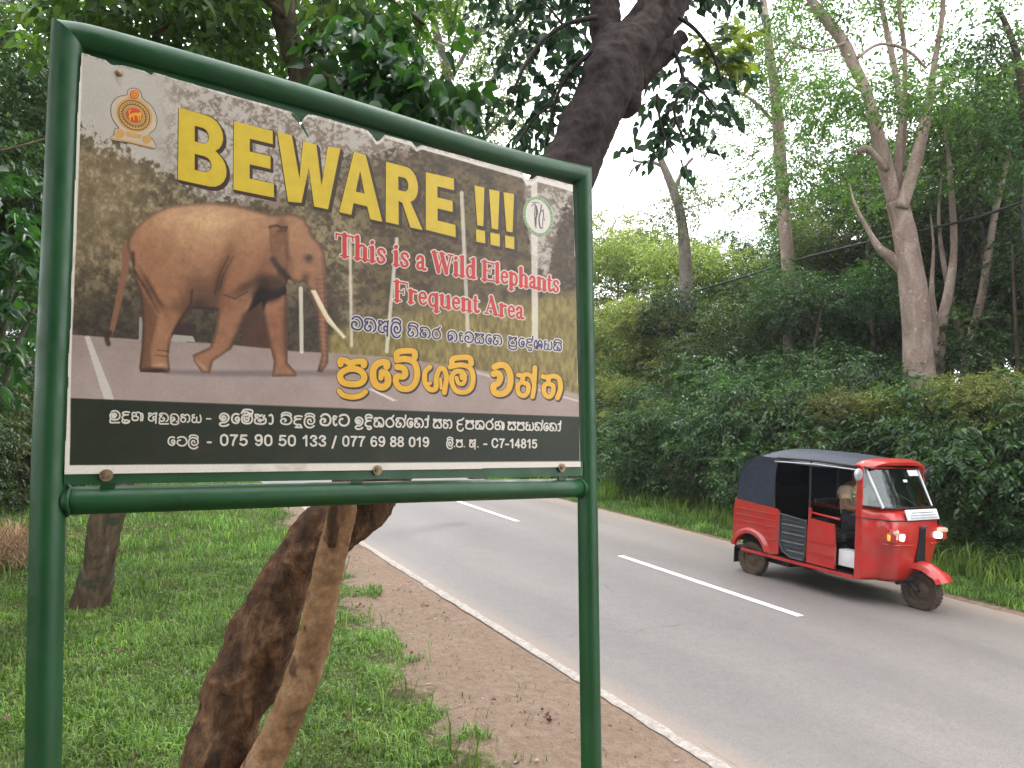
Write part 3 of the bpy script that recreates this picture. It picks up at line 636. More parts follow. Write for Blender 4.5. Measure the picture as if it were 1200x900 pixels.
# ---- Sinhala letters, one stroke width, y up, letter height 1
K = {
 'va': (1.0, [[(.10, .78), (.32, .98), (.68, .98), (.95, .72), (.98, .35), (.75, .04), (.38, 0), (.1, .14), (.06, .42), (.22, .58), (.42, .56), (.5, .42), (.4, .3)]]),
 'na': (1.12, [[(.32, .76), (.20, .62), (.07, .74), (.15, .92), (.44, .97), (.78, .92), (1.0, .66), (1.05, .34), (.96, .10), (.82, 0)], [(.31, .70), (.26, .56), (.08, .40), (.08, .14), (.26, 0), (.50, .05), (.62, .26), (.52, .44), (.42, .34)]]),
 'a': (1.1, [[(.1, .92), (.1, .70), (.32, .62), (.1, .48), (.07, .16), (.28, 0), (.56, .02)], [(.12, .92), (.36, .90), (.46, .74), (.66, .93), (.96, .90)], [(.96, 1.0), (.90, .5), (.88, -.25)], [(.88, .5), (.62, .52), (.56, .3), (.72, .16), (.88, .24)]]),
 'la': (1.0, [[(.92, -.08), (.66, -.28), (.3, -.24), (.06, .08), (.05, .55), (.26, .90), (.62, .96), (.9, .76), (.96, .42), (.78, .14), (.46, .12), (.32, .36), (.42, .60), (.60, .58), (.64, .40)]]),
 'ta': (1.15, [[(.32, .76), (.20, .62), (.07, .74), (.15, .92), (.46, .97), (.80, .92), (1.02, .66), (1.07, .34), (.98, .10), (.84, 0)], [(.31, .70), (.26, .56), (.08, .40), (.08, .14), (.28, 0), (.54, .04), (.66, .24), (.56, .46), (.36, .42), (.40, .24), (.52, .26)]]),
 'ra': (1.0, [[(.9, 1.22), (.7, .98), (.4, .92), (.12, .7), (.06, .35), (.28, .03), (.68, .03), (.92, .34), (.82, .7), (.56, .9)]]),
 'ga': (1.05, [[(.42, .3), (.3, .2), (.42, .12), (.54, .26), (.44, .5), (.2, .5), (.06, .3), (.1, .75), (.4, .94), (.78, .86), (1.0, .5), (.92, .1), (.76, 0)], [(.08, .5), (.1, .12), (.26, 0)]]),
 'sa': (1.1, [[(.1, .95), (.1, .78), (.36, .7), (.1, .5), (.08, .12), (.3, 0), (.52, .1), (.54, .3), (.54, .1), (.76, 0), (1.0, .12), (1.0, .5), (.76, .7), (1.0, .8), (1.0, .95)], [(.1, .92), (.4, .9), (.52, .78), (.64, .9), (1.0, .92)]]),
 'pa': (1.05, [[(.1, .95), (.1, .76), (.34, .7), (.1, .5), (.08, .14), (.3, 0), (.74, 0), (.96, .14), (.95, .5), (.72, .7), (.95, .78), (.95, .95)], [(.1, .9), (.38, .9), (.5, .76), (.64, .9), (.95, .9)]]),
 'da': (.85, [[(.8, .9), (.5, .95), (.18, .86), (.14, .68), (.4, .6), (.66, .62)], [(.4, .6), (.12, .42), (.1, .14), (.34, 0), (.62, 0), (.72, -.18), (.5, -.3), (.3, -.2)]]),
 'sha': (1.15, [[(.4, .3), (.3, .2), (.42, .1), (.5, .28), (.44, .6), (.3, .9), (.1, .6), (.08, .2), (.28, 0), (.5, .02), (.56, .5), (.72, .9), (.96, .86), (1.08, .5), (1.0, .2), (.74, .3), (.74, .5), (.9, .5), (.96, .28), (1.0, 0)]]),
 'ya': (1.15, [[(.34, .95), (.12, .90), (.12, .68), (.36, .62), (.12, .48), (.07, .14), (.28, 0), (.54, .1), (.60, .66)], [(.56, .14), (.78, 0), (1.04, .12), (1.10, .5), (1.0, .93)]]),
 'ka': (1.2, [[(.36, .92), (.12, .9), (.12, .68), (.36, .62), (.12, .48), (.08, .12), (.3, 0), (.52, .08), (.56, .5)], [(.56, .1), (.76, 0), (.84, .2), (.7, .34)], [(.36, .76), (.62, .95), (.96, .86), (1.12, .5), (1.06, .12), (.92, 0)]]),
 'ma': (1.0, [[(.16, .74), (.3, .92), (.46, .78), (.56, .92), (.72, .86), (.7, .66)], [(.18, .8), (.04, .5), (.12, .14), (.42, 0), (.78, .06), (.97, .35), (.92, .72), (.76, .92)], [(.3, .6), (.26, .36), (.48, .22), (.66, .36), (.6, .56), (.46, .5)]]),
 'mu_': (1.0, [[(.46, .52), (.36, .44), (.46, .34), (.62, .42), (.62, .62), (.42, .72), (.24, .56), (.28, .3), (.5, .2)], [(.12, .7), (.04, .4), (.2, .06), (.6, 0), (.92, .2), (.98, .6), (.8, .9), (.5, 1.0), (.2, .9)]]),
 'nna': (1.25, [[(.24, .5), (.1, .58), (.12, .84), (.34, .9), (.5, .76), (.44, .5), (.24, .5), (.08, .3), (.14, .06), (.4, 0), (.64, .08), (.7, .4), (.52, .46)], [(.46, .84), (.66, .96), (.92, .86), (1.0, .5), (.96, 0)], [(.96, .8), (1.14, .8), (1.2, .4), (1.12, 0)]]),
 'ha': (1.15, [[(.1, .9), (.12, .64), (.36, .6), (.1, .46), (.08, .12), (.3, 0), (.52, .08), (.6, .4), (.46, .5)], [(.1, .9), (.34, .92), (.5, .78), (.7, .94), (.96, .86), (1.06, .5), (1.0, .12), (.82, 0)]]),
 'i': (1.0, [[(.44, .44), (.34, .56), (.46, .68), (.64, .58), (.62, .36), (.4, .26), (.2, .42), (.16, .68), (.38, .92), (.7, .9), (.92, .66), (.86, .3), (.6, .06), (.3, .04), (.14, -.12), (.34, -.3), (.7, -.26), (.9, -.14)]]),
 'u': (.95, [[(.86, 1.18), (.6, .98), (.24, .9), (.1, .66), (.3, .5), (.62, .48)], [(.24, .5), (.08, .26), (.14, -.08), (.4, -.28), (.72, -.2), (.8, 0)]]),
 'tta': (1.0, [[(.1, .84), (.3, .98), (.7, .98), (.96, .7), (.96, .3), (.7, .02), (.3, .02), (.06, .28), (.14, .56), (.36, .62)]]),
 'ssa': (1.2, [[(.12, .92), (.12, .7), (.36, .64), (.1, .48), (.08, .12), (.34, 0), (.8, 0), (1.04, .16), (1.04, .5), (.82, .66), (.94, .84)], [(.12, .9), (.4, .9), (.54, .76), (.7, .9)], [(.36, .34), (.5, .46), (.64, .34), (.5, .24), (.38, .34)], [(.64, .34), (.84, .42)]]),
 'e': (.75, [[(.62, .36), (.52, .24), (.38, .34), (.42, .54), (.6, .6), (.7, .42), (.62, .1), (.4, 0), (.16, .12), (.06, .4), (.14, .76), (.38, .94), (.66, .88)]]),
 'aa': (.42, [[(.04, .84), (.22, .95), (.34, .7), (.34, .2), (.18, 0), (.04, .06)]]),
 'ae': (.5, [[(.42, .78), (.2, .86), (.1, .6), (.34, .6)], [(.16, .6), (.16, .16), (.34, 0), (.44, .1)]]),
 '-': (.55, [[(.06, .42), (.5, .42)]]), '.': (.25, [[(.1, .03), (.14, .04)]]), ' ': (.4, []),
}
def mod(base, *ms):
    w0, st = K[base]; st = [list(s) for s in st]; W_ = w0
    for m_ in ms:
        if m_ == 'i': st.append([(.1 * w0, 1.0), (.24 * w0, 1.2), (.6 * w0, 1.26), (.92 * w0, 1.12), (.94 * w0, .92)])
        if m_ == 'ii': st += [[(.1 * w0, 1.0), (.24 * w0, 1.2), (.6 * w0, 1.26), (.94 * w0, 1.1), (.94 * w0, .9)]]
        if m_ == 'halI': st += [[(.02, 1.0), (.08, 1.12), (.5 * w0, 1.14), (.96 * w0, .9)], [(.12, 1.14), (.2, 1.34), (.6 * w0, 1.4), (.98 * w0, 1.3), (.98 * w0, 1.0)]]
        if m_ == 'hal': st.append([(.86 * w0, .7), (1.0 * w0, .96), (1.02 * w0, 1.28)])
        if m_ == 'u': st.append([(.08, .05), (.06, -.3), (.5, -.32), (w0 - .06, -.3)])
        if m_ == 'ud': st.append([(.2, -.3), (w0 - .06, -.3)])
        if m_ == 'r': st.append([(.06 * w0, -.06), (.16 * w0, -.26), (.5 * w0, -.36), (.84 * w0, -.26), (.96 * w0, -.06)])
    return (W_, st)
def sinhala(tokens, box, width, fill, halo=None, hw=0, **kw):
    gl = {}; word = []
    for i, t in enumerate(tokens.split()):
        if t == '_': gl[i] = K[' ']
        else:
            p = t.split('+'); gl[i] = mod(*p)
        gl[i] = (gl[i][0], [(s, width) for s in gl[i][1]]); word.append(i)
    lay_text(gl, word, box, fill, halo, hw, spacing=.14, **kw)
bf, bw = MB(), MB()
for tk, box in (('va na a la+i', (411.5, 385.5, 15.2, 470, 392, 14)), ('na+i ta ra', (477.5, 393.5, 12.6, 517, 397.5, 12)), ('ga ae va sa e na', (524.5, 399, 12.4, 588.5, 404.5, 11.5)),
                ('pa+r e da+hal sha ya ka+i', (595.5, 405, 11.4, 658.5, 411.5, 10.2))):
    sinhala(tk, box, .145, bf, bw, 2.4)
bw.build('navy_line_outline', MT['ink_white'], sign)['kind'] = 'stuff'; bf.build('navy_line_lettering', MT['ink_blue'], sign)['kind'] = 'stuff'
wf = MB()
for tk, box in (('mu_+u da+r nna', (128.5, 491.7, 10.6, 168, 493, 10)), ('a na+u ga+r ha ya', (173.5, 493, 9.6, 236, 495.3, 9.4)), ('-', (241.5, 494.5, 9, 247.5, 494.7, 9)),
                ('i e ma+halI ssa aa', (255.5, 495.6, 12, 320.5, 497, 11.6)), ('va+i da+ud la+i', (328.5, 497, 11, 369, 498.2, 10.6)), ('va ae tta', (375, 498.3, 13, 409, 498.8, 12.6)),
                ('i da+i ka ra na+hal e na aa+hal', (415, 499.5, 11.2, 502, 501, 10.6)), ('sa ha', (507.5, 501.2, 10.6, 530, 502, 10.4)), ('u pa ka ra nna', (535, 502, 10.2, 591, 503.4, 9.8)),
                ('sa pa ya na+hal e na aa+hal', (595, 503.5, 9.6, 657, 505, 9)), ('e tta la+i', (196.5, 521.6, 10.4, 232.5, 523, 10.2)), ('la+i . pa .', (523.5, 523.2, 8.6, 545, 523.8, 8.6)), ('a .', (550, 523.8, 8.8, 561, 524, 8.8))):
    sinhala(tk, box, .18, wf)
C0 = [(.3, .98), (.12, .84), (.08, .5), (.12, .16), (.3, .02), (.48, .16), (.52, .5), (.48, .84), (.3, .98)]
DG = {
 '0': (.6, [C0]), '1': (.5, [[(.1, .74), (.3, .96)], [(.32, .98), (.32, .02)]]), '3': (.6, [[(.1, .78), (.2, .96), (.42, .94), (.5, .74), (.28, .54), (.5, .34), (.46, .08), (.22, .02), (.08, .2)]]),
 '4': (.6, [[(.4, .02), (.4, .98)], [(.4, .94), (.08, .32)], [(.08, .28), (.54, .28)]]), '5': (.6, [[(.5, .94), (.16, .94)], [(.16, .94), (.12, .5)], [(.12, .5), (.32, .62), (.5, .46), (.5, .2), (.3, .02), (.08, .16)]]),
 '6': (.6, [[(.48, .84), (.3, .98), (.12, .78), (.08, .36), (.18, .06), (.4, .04), (.52, .28), (.4, .54), (.2, .5), (.1, .32)]]), '7': (.58, [[(.08, .94), (.52, .94)], [(.5, .94), (.3, .5), (.22, .02)]]),
 '8': (.6, [[(.3, .54), (.12, .68), (.16, .92), (.3, .98), (.44, .92), (.48, .68), (.3, .54), (.08, .34), (.14, .08), (.3, .02), (.46, .08), (.52, .34), (.3, .54)]]),
 '9': (.6, [[(.12, .16), (.3, .02), (.48, .22), (.52, .64), (.42, .94), (.2, .96), (.08, .72), (.2, .46), (.4, .48), (.5, .66)]]),
 'C': (.74, [[(.62, .72), (.5, .94), (.26, .96), (.1, .72), (.1, .28), (.28, .04), (.5, .06), (.64, .3)]]), '-': (.42, [[(.06, .36), (.36, .36)]]), '/': (.4, [[(.04, -.1), (.34, 1.04)]]), ' ': (.3, []),
}
DG = {k: (v[0], [(s, .19) for s in v[1]]) for k, v in DG.items()}
for tx, box in (('-', (242.5, 522.2, 11, 248, 522.4, 11)), ('075', (257.5, 521.8, 12.6, 290.5, 522, 12.4)), ('90', (298, 522, 12.4, 319.5, 522.2, 12.3)), ('50', (326, 522.2, 12.2, 347, 522.4, 12.1)), ('133', (354, 522.4, 12, 382.5, 522.6, 11.8)),
                ('/', (389, 523.6, 11.8, 394.5, 523.7, 11.8)), ('077', (401, 522.6, 11.6, 428, 522.8, 11.4)), ('69', (434, 522.8, 11.2, 451.5, 523, 11.1)), ('88', (457, 523, 11, 473.5, 523.1, 10.9)), ('019', (479, 523.2, 10.8, 503, 523.4, 10.6)),
                ('-', (566.5, 524, 9.6, 571, 524, 9.6)), ('C7-14815', (576, 524.2, 10.2, 629.5, 525, 9.8))):
    lay_text(DG, tx, box, wf, spacing=.06)
wf.build('band_lettering', MT['ink_white'], sign)['kind'] = 'stuff'
# ---- big golden line, traced stroke by stroke (pixels of the enlarged view / 8)
of, ob = MB(), MB()
def Y1(p): return [(385 + x / 8.0, 400 + y / 8.0) for x, y in p]
def Y2(p): return [(530 + x / 8.0, 410 + y / 8.0) for x, y in p]
big = [
 (Y1([(112, 215), (112, 175), (160, 180), (205, 205), (255, 190), (330, 190), (330, 225)]), 7.2), (Y1([(220, 205), (210, 250)]), 7.5),
 (Y1([(190, 258), (125, 290), (108, 335), (140, 385), (220, 402), (300, 390), (335, 340), (310, 285), (250, 258), (190, 258)]), 7.4),
 (Y1([(100, 465), (140, 505), (225, 522), (300, 508), (345, 472)]), 6.2),
 (Y1([(545, 235), (545, 200), (480, 200), (425, 250), (418, 340), (450, 410), (510, 430), (555, 390), (548, 310), (500, 290)]), 8.0), (Y1([(500, 290), (490, 345)]), 6.0),
 (Y1([(640, 160), (640, 110), (700, 90), (800, 95), (808, 150)]), 7.0), (Y1([(640, 175), (720, 165), (800, 195), (830, 280), (815, 380), (760, 440), (680, 440), (635, 390), (640, 330), (700, 330), (720, 300), (700, 250), (640, 240)]), 7.2),
 (Y1([(950, 240), (905, 290), (905, 390), (950, 450), (1005, 440), (1010, 340), (1040, 260), (1080, 260), (1105, 330), (1095, 420), (1085, 480)]), 5.9), (Y1([(935, 400), (955, 390)]), 4.2), (Y1([(1050, 350), (1055, 440)]), 3.4),
 (Y2([(0, 145), (0, 90), (60, 72), (160, 75), (178, 130)]), 6.6), (Y2([(-20, 160), (80, 140), (165, 170), (195, 250), (180, 350), (120, 395), (40, 385), (0, 320), (-5, 250), (30, 205), (90, 205), (118, 240)]), 5.8), (Y2([(40, 262), (58, 312), (100, 318), (118, 280), (118, 240)]), 4.6), (Y2([(82, 235), (88, 270)]), 3.6),
 (Y2([(395, 160), (450, 140), (510, 160), (545, 250), (530, 360), (470, 410), (400, 400), (385, 340), (430, 310), (450, 260), (430, 220), (385, 225)]), 7.4),
 (Y2([(620, 235), (660, 250), (650, 300), (615, 330), (620, 400), (665, 430), (705, 400), (712, 330), (680, 312)]), 5.4), (Y2([(650, 246), (700, 228), (745, 256), (768, 330), (752, 440)]), 5.2), (Y2([(768, 300), (775, 165)]), 5.6),
 (Y2([(850, 250), (900, 265), (895, 310), (860, 340), (865, 410), (905, 440), (940, 410), (946, 340), (915, 322)]), 5.4), (Y2([(885, 258), (950, 245), (1000, 270), (1015, 340), (1005, 400), (985, 450)]), 5.8),
]
for k, (p, wd) in enumerate(big):
    q = sm2(p, 5) if len(p) > 2 else [Vector(a) for a in p]
    ribbon(ob, [(x + .3, y + .2) for x, y in q], wd + 1.6, .0014, .00015); ribbon(ob, [(x + 1.2, y + 1.6) for x, y in q], wd + 1.4, .0013, .0001)
    ribbon(of, q, wd, .0022, .0002)
ob.build('golden_line_outline', MT['ink_brown'], sign)['kind'] = 'stuff'; of.build('golden_line_lettering', MT['ink_orange'], sign)['kind'] = 'stuff'
# ---- round state emblem at the upper left
def E1(x, y): return (120 + x / 9.0, 90 + y / 9.0)
def ell(cx, cy, rx, ry, rot=0, n=36):
    c_, s_ = math.cos(R(rot)), math.sin(R(rot))
    return [(cx + rx * math.cos(a) * c_ - ry * math.sin(a) * s_, cy + rx * math.cos(a) * s_ + ry * math.sin(a) * c_) for a in [2 * math.pi * i / n for i in range(n)]]
def flat(name, polys, mat, z, parent=sign):
    b = MB()
    for k, p in enumerate(polys):
        vv = [S(x, y, z + k * .00004) for x, y in p]; b.add(vv, [tuple(t) for t in tessellate_polygon([vv])])
    return b.build(name, mat, parent)
em = empty('crest_emblem', (0, 0, 0)); em.parent = sign
outl = [E1(*p) for p in ((265, 190), (270, 140), (330, 118), (400, 150), (425, 230), (520, 310), (575, 430), (560, 540), (490, 610), (535, 665), (553, 758), (300, 700), (90, 662), (120, 610), (130, 550), (175, 540), (100, 430), (95, 300), (160, 215))]
flat('crest_backing', [sm2(outl + [outl[0]], 3)[:-1]], MT['ink_beige'], .0016, em)
b = MB(); ribbon(b, sm2(outl + [outl[0]], 3)[:-1], .7, .0018, 0, closed=True); b.build('crest_outline', MT['ink_grey'], em)
flat('crest_disc', [ell(*E1(336, 400), 22.5, 18.8, 38), ell(*E1(185, 600), 5.6, 5.2), ell(*E1(468, 660), 5.4, 5.0), [E1(250, 570), E1(410, 610), E1(400, 650), E1(250, 625)], [E1(110, 640), E1(530, 735), E1(535, 752), E1(105, 655)]], MT['ink_gold'], .0019, em)
b = MB()
for rr in ((19.4, 15.8), (14.5, 11.6)): ribbon(b, ell(*E1(336, 405), *rr, 38), .8, .0022, 0, closed=True)
for k in range(28):
    a = 2 * math.pi * k / 28; c_ = E1(336, 405); o = ell(*c_, 16.9, 13.7, 38, 28)[k]; i2 = ell(*c_, 15.2, 12.1, 38, 28)[k]; ribbon(b, [o, i2], .7, .0021, 0)
b.build('crest_ring', MT['ink_brown'], em)['kind'] = 'stuff'
flat('crest_ring_band', [ell(*E1(336, 405), 12.6, 10.0, 38)], MT['ink_gold2'], .0022, em)
flat('crest_centre', [ell(*E1(336, 405), 10.2, 8.2, 30), ], MT['ink_scarlet'], .0025, em)
flat('crest_wheel', [ell(*E1(338, 186), 5.4, 5.2)], MT['ink_scarlet'], .0025, em)
b = MB()
for p, wd in (([(290, 420), (330, 395), (385, 400)], 3.4), ([(295, 425), (290, 460)], 1.5), ([(330, 420), (335, 455)], 1.5), ([(375, 415), (385, 460)], 1.6), ([(398, 405), (405, 450)], 1.4), ([(290, 400), (280, 365), (300, 350)], 1.2), ([(395, 385), (400, 400)], 3.0)):
    ribbon(b, sm2([E1(*q) for q in p], 3), wd, .0028, .0001)
ribbon(b, ell(*E1(338, 186), 3.6, 3.5), .8, .0028, 0, closed=True)
for k in range(4):
    a = k * math.pi / 4; c_ = E1(338, 186); ribbon(b, [(c_[0] - 3.4 * math.cos(a), c_[1] - 3.4 * math.sin(a)), (c_[0] + 3.4 * math.cos(a), c_[1] + 3.4 * math.sin(a))], .5, .0027, .00005)
b.build('crest_figure', MT['ink_orange'], em)['kind'] = 'stuff'
# ---- green ringed badge at the upper right
bd = empty('round_badge', (0, 0, 0)); bd.parent = sign
def E2(x, y): return (605 + x / 13.85, 220 + y / 13.85)
c_ = E2(355, 462)
flat('badge_disc', [ell(*c_, 17.6, 23.6, -14)], MT['ink_white'], .0016, bd)
b = MB(); ribbon(b, ell(*c_, 15.8, 21.8, -14), 3.0, .0019, 0, closed=True); b.build('badge_ring', MT['ink_leaf'], bd)
b = MB()
for k in range(44):
    a_ = ell(*c_, 16.6, 22.7, -14, 44)[k]; b_ = ell(*c_, 15.0, 20.9, -14, 44)[k]
    if k % 6: ribbon(b, [a_, b_], .5, .0021, 0)
b.build('badge_ring_lettering', MT['ink_white'], bd)['kind'] = 'stuff'
b = MB()
for p, wd in (([(250, 300), (300, 260), (310, 300), (300, 420), (310, 590), (325, 650)], .9), ([(330, 300), (330, 460), (310, 500)], 1.4), ([(410, 280), (400, 380), (440, 360)], 1.2), ([(395, 390), (370, 500), (390, 640), (430, 650)], 1.3), ([(440, 380), (450, 500), (470, 530)], .8), ([(255, 240), (350, 235), (370, 250)], .7), ([(345, 340), (350, 440)], .7), ([(430, 500), (430, 620)], .7), ([(320, 480), (320, 600)], 1.5)):
    ribbon(b, sm2([E2(*q) for q in p], 3), wd, .0023, .0001)
b.build('badge_figure', MT['ink_grey'], bd)['kind'] = 'stuff'
# ---- fixings
for x, y, mt in ((124.5, 557, 'rust'), (442, 551, 'rust'), (658, 548, 'rust')):
    c_ = S(x, y, .0); b = MB(); b.disc(c_ + Vector((0, 0, .0035)), (0, 0, 1), .0165, .004, 28); b.disc(c_ + Vector((0, 0, .007)), (0, 0, 1), .0095, .007, 20); b.disc(c_ + Vector((0, 0, .012)), (0, 0, 1), .005, .006, 6)
    b.build('bolt', MT[mt], sign, auto=30)
b = MB(); c_ = S(139.5, 85.5, .002); b.sphere(c_, .010, (1, 1, .7), 16, 10); b.build('screw', MT['rust'], sign)
# ================================================================== THREE-WHEELER (x forward, y to its left, z up)
tuk = empty('auto_rickshaw', (7.87, 6.35, 0), R(-90), 'red three-wheeled taxi with a navy canvas roof driving along the road', 'auto rickshaw')
def part(b, name, mat, parent=tuk, auto=35): return b.build(name, MT[mat], parent, auto)
def panel(name, poly, y0, y1, mat, parent=tuk, z=False):
    b = MB(); b.prism([(x, y0, zz) for x, zz in poly], (0, y1 - y0, 0)); return part(b, name, mat, parent)
def loft(b, rings, closed=True, caps=True):
    n = len(rings[0]); vs = [p for r in rings for p in r]; fs = []
    for i in range(len(rings) - 1):
        for k in range(n if closed else n - 1): fs.append((i * n + k, i * n + (k + 1) % n, (i + 1) * n + (k + 1) % n, (i + 1) * n + k))
    if caps: fs += [tuple(range(n))[::-1], tuple(range((len(rings) - 1) * n, len(rings) * n))]
    b.add(vs, fs, True)
HW = .62
for s in (-1, 1):                       # rear quarter panels, with the wheel arch cut out
    arch = [(.12 + .245 * math.cos(a), .28 + .255 * math.sin(a)) for a in [R(t) for t in range(0, 181, 12)]]
    poly = [(-.16, .36), (-.16, .80), (-.13, .92), (.46, .89), (.53, .87), (.55, .82), (.55, .35), (.41, .32)] + [p for p in arch if p[1] > .33]
    b = MB(); vv = [[(x, s * HW, z) for x, z in poly]]; tri = tessellate_polygon([[Vector((x, z, 0)) for x, z in poly]])
    n = len(poly); vs = [Vector((x, s * HW, z)) for x, z in poly] + [Vector((x, s * (HW - .03), z)) for x, z in poly]
    b.add(vs, [tuple(t) for t in tri] + [tuple(n + i for i in t[::-1]) for t in tri] + [(i, (i + 1) % n, n + (i + 1) % n, n + i) for i in range(n)])
    q = part(b, 'rear_side_panel', 'red')
    for k in range(5):                  # pressed ribs
        z = .50 + k * .078; x0 = -.12 if z > .56 else .36
        b = MB(); b.box(((x0 + .5) / 2, s * (HW + .003), z), (.5 - x0, .012, .022), bev=.005); part(b, 'pressed_rib', 'red', q)
    b = MB(); rings = []                # fender lip
    for t in range(14, 167, 8):
        a = R(t); cx, cz = .12, .28
        rings.append([(cx + r * math.cos(a), s * y, cz + r * math.sin(a)) for r, y in ((.235, HW - .02), (.245, HW + .03), (.285, HW + .038), (.315, HW + .0))])
    loft(b, rings); part(b, 'fender', 'red')
    # ribbed passenger door
    b = MB(); dp = [(.555, .84), (.925, .81), (.925, .42), (.90, .35), (.72, .35), (.62, .40), (.56, .50)]
    b.prism([(x, s * (HW - .01), z) for x, z in dp], (0, -s * .03, 0)); dd = part(b, 'passenger_door', 'dgrey')
    for k in range(8):
        z = .775 - k * .05; x0 = .585 + (max(0, .52 - z) * .9)
        b = MB(); b.box(((x0 + .905) / 2, s * (HW + .001), z), (.905 - x0, .014, .014), bev=.005); part(b, 'door_rib', 'rib' if k % 2 else 'dgrey', dd)
    b = MB(); b.tube([(x, s * (HW + .002), z) for x, z in dp + dp[:1]], .011, 8); part(b, 'door_frame', 'dgrey', dd)
    # panel between the openings
    b = MB(); fp = [(.935, .34), (.935, .72), (.95, .85), (1.28, .83), (1.30, .58), (1.30, .34)]
    b.prism([(x, s * (HW - .005), z) for x, z in fp], (0, -s * .03, 0)); part(b, 'front_side_panel', 'red')
    b = MB(); b.box((1.115, s * (HW + .003), .60), (.33, .012, .012), bev=.004); b.box((1.115, s * (HW + .003), .47), (.33, .012, .012), bev=.004); part(b, 'pressed_rib', 'red')
    b = MB(); b.tube([(.95, s * .6, .84), (.95, s * .6, .93), (1.0, s * .6, .915), (1.34, s * .6, .895)], .013, 8); part(b, 'grab_rail', 'red')
    b = MB(); b.box((.965, s * .61, .90), (.03, .03, .14), bev=.008); part(b, 'hinge_post', 'red')
    # roof frame tubes
    b = MB(); b.tube(smooth([(.46, s * .6, .86), (.44, s * .6, 1.2), (.46, s * .59, 1.50)], 4), .014, 8); b.tube([(.46, s * .59, 1.50), (1.0, s * .59, 1.515), (1.54, s * .585, 1.50)], .014, 8)
    b.tube([(.94, s * .59, .85), (.93, s * .585, 1.51)], .012, 8); part(b, 'roof_frame', 'blk')
    b = MB(); b.tube([(.44, s * .612, 1.455), (1.0, s * .618, 1.475), (1.53, s * .605, 1.465)], .008, 6); part(b, 'canopy_piping', 'silver')
    # canopy side curtains at the rear
    cp = [(-.13, .92), (.45, .885), (.43, 1.2), (.46, 1.50), (.2, 1.50), (.0, 1.42), (-.09, 1.3)]
    b = MB(); b.prism([(x, s * (HW - .012), z) for x, z in cp], (0, -s * .014, 0)); part(b, 'rear_curtain', 'navy')
# canopy roof: cross sections swept from back to front, sagging between the hoops
b = MB(); rings = []
prof = [(-.14, .93, .0), (-.13, 1.10, .0), (-.11, 1.28, .01), (-.05, 1.40, .02), (.08, 1.51, .04), (.28, 1.60, .05), (.45, 1.625, .05), (.7, 1.615, .05), (.95, 1.625, .05), (1.25, 1.605, .05), (1.56, 1.585, .045)]
for x, zt, cr in prof:
    zs = min(zt - .005, 1.46 + .02 * math.sin(x * 5)) if x > -.02 else zt - .10 * max(0, (x + .14) / .12)
    row = [(x, -HW - .004, zs)]
    for k in range(1, 12):
        t = -1 + 2 * k / 12; row.append((x, t * HW, zs + (zt - zs) * (1 - abs(t) ** 3.2)))
    row.append((x, HW + .004, zs)); rings.append(row)
loft(b, rings, closed=False, caps=False); roof = part(b, 'canopy', 'navy', auto=80)
so = roof.modifiers.new('thick', 'SOLIDIFY'); so.thickness = .012; so.offset = -1
ss = roof.modifiers.new('sub', 'SUBSURF'); ss.levels = ss.render_levels = 1
b = MB(); b.box((-.125, 0, 1.15), (.012, .36, .28), bev=.004); part(b, 'rear_window', 'wpaint')
b = MB(); b.box((-.145, 0, .66), (.03, 1.22, .55), bev=.012); part(b, 'tail_panel', 'red')
b = MB(); b.box((.7, 0, .315), (1.7, 1.16, .03)); part(b, 'floor_pan', 'blk')
for s in (-1, 1): b = MB(); b.box((.75, s * .60, .30), (1.55, .03, .04), bev=.01); part(b, 'sill', 'red')
b = MB(); b.box((.3, 0, .24), (.5, .8, .14), bev=.03); b.tube([(.1, -.5, .22), (.1, .5, .22)], .03, 10); b.tube([(.5, -.25, .26), (1.6, -.2, .27)], .022, 8); b.tube([(.5, .25, .26), (1.6, .2, .27)], .022, 8); part(b, 'chassis', 'blk')
b = MB(); b.box((.2, 0, .46), (.66, .90, .30)); b.box((.2, -.52, .56), (.64, .14, .06)); b.box((.2, .52, .56), (.64, .14, .06)); part(b, 'wheel_housing', 'blk')
b = MB(); b.box((.62, .585, .6), (1.35, .012, .5)); b.box((-.115, 0, .7), (.01, 1.1, .45)); part(b, 'inner_lining', 'blk')
b = MB(); b.box((.28, 0, .62), (.45, 1.12, .10), bev=.04); b.box((.06, 0, .88), (.12, 1.1, .5), Euler((0, R(-8), 0)), bev=.04); part(b, 'passenger_bench', 'blk')
b = MB(); b.box((.96, 0, .60), (.04, 1.14, .5), bev=.01); b.box((.97, 0, 1.05), (.03, 1.1, .05), bev=.01); part(b, 'partition', 'blk')
b = MB(); b.box((1.16, 0, .68), (.36, 1.0, .1), bev=.035); part(b, 'driver_seat', 'blk')
b = MB(); b.box((1.16, 0, .48), (.30, .9, .26), bev=.01); part(b, 'seat_box', 'blk')
b = MB(); b.box((1.42, -.48, .475), (.22, .16, .18), bev=.012); part(b, 'battery_box', 'wpaint')
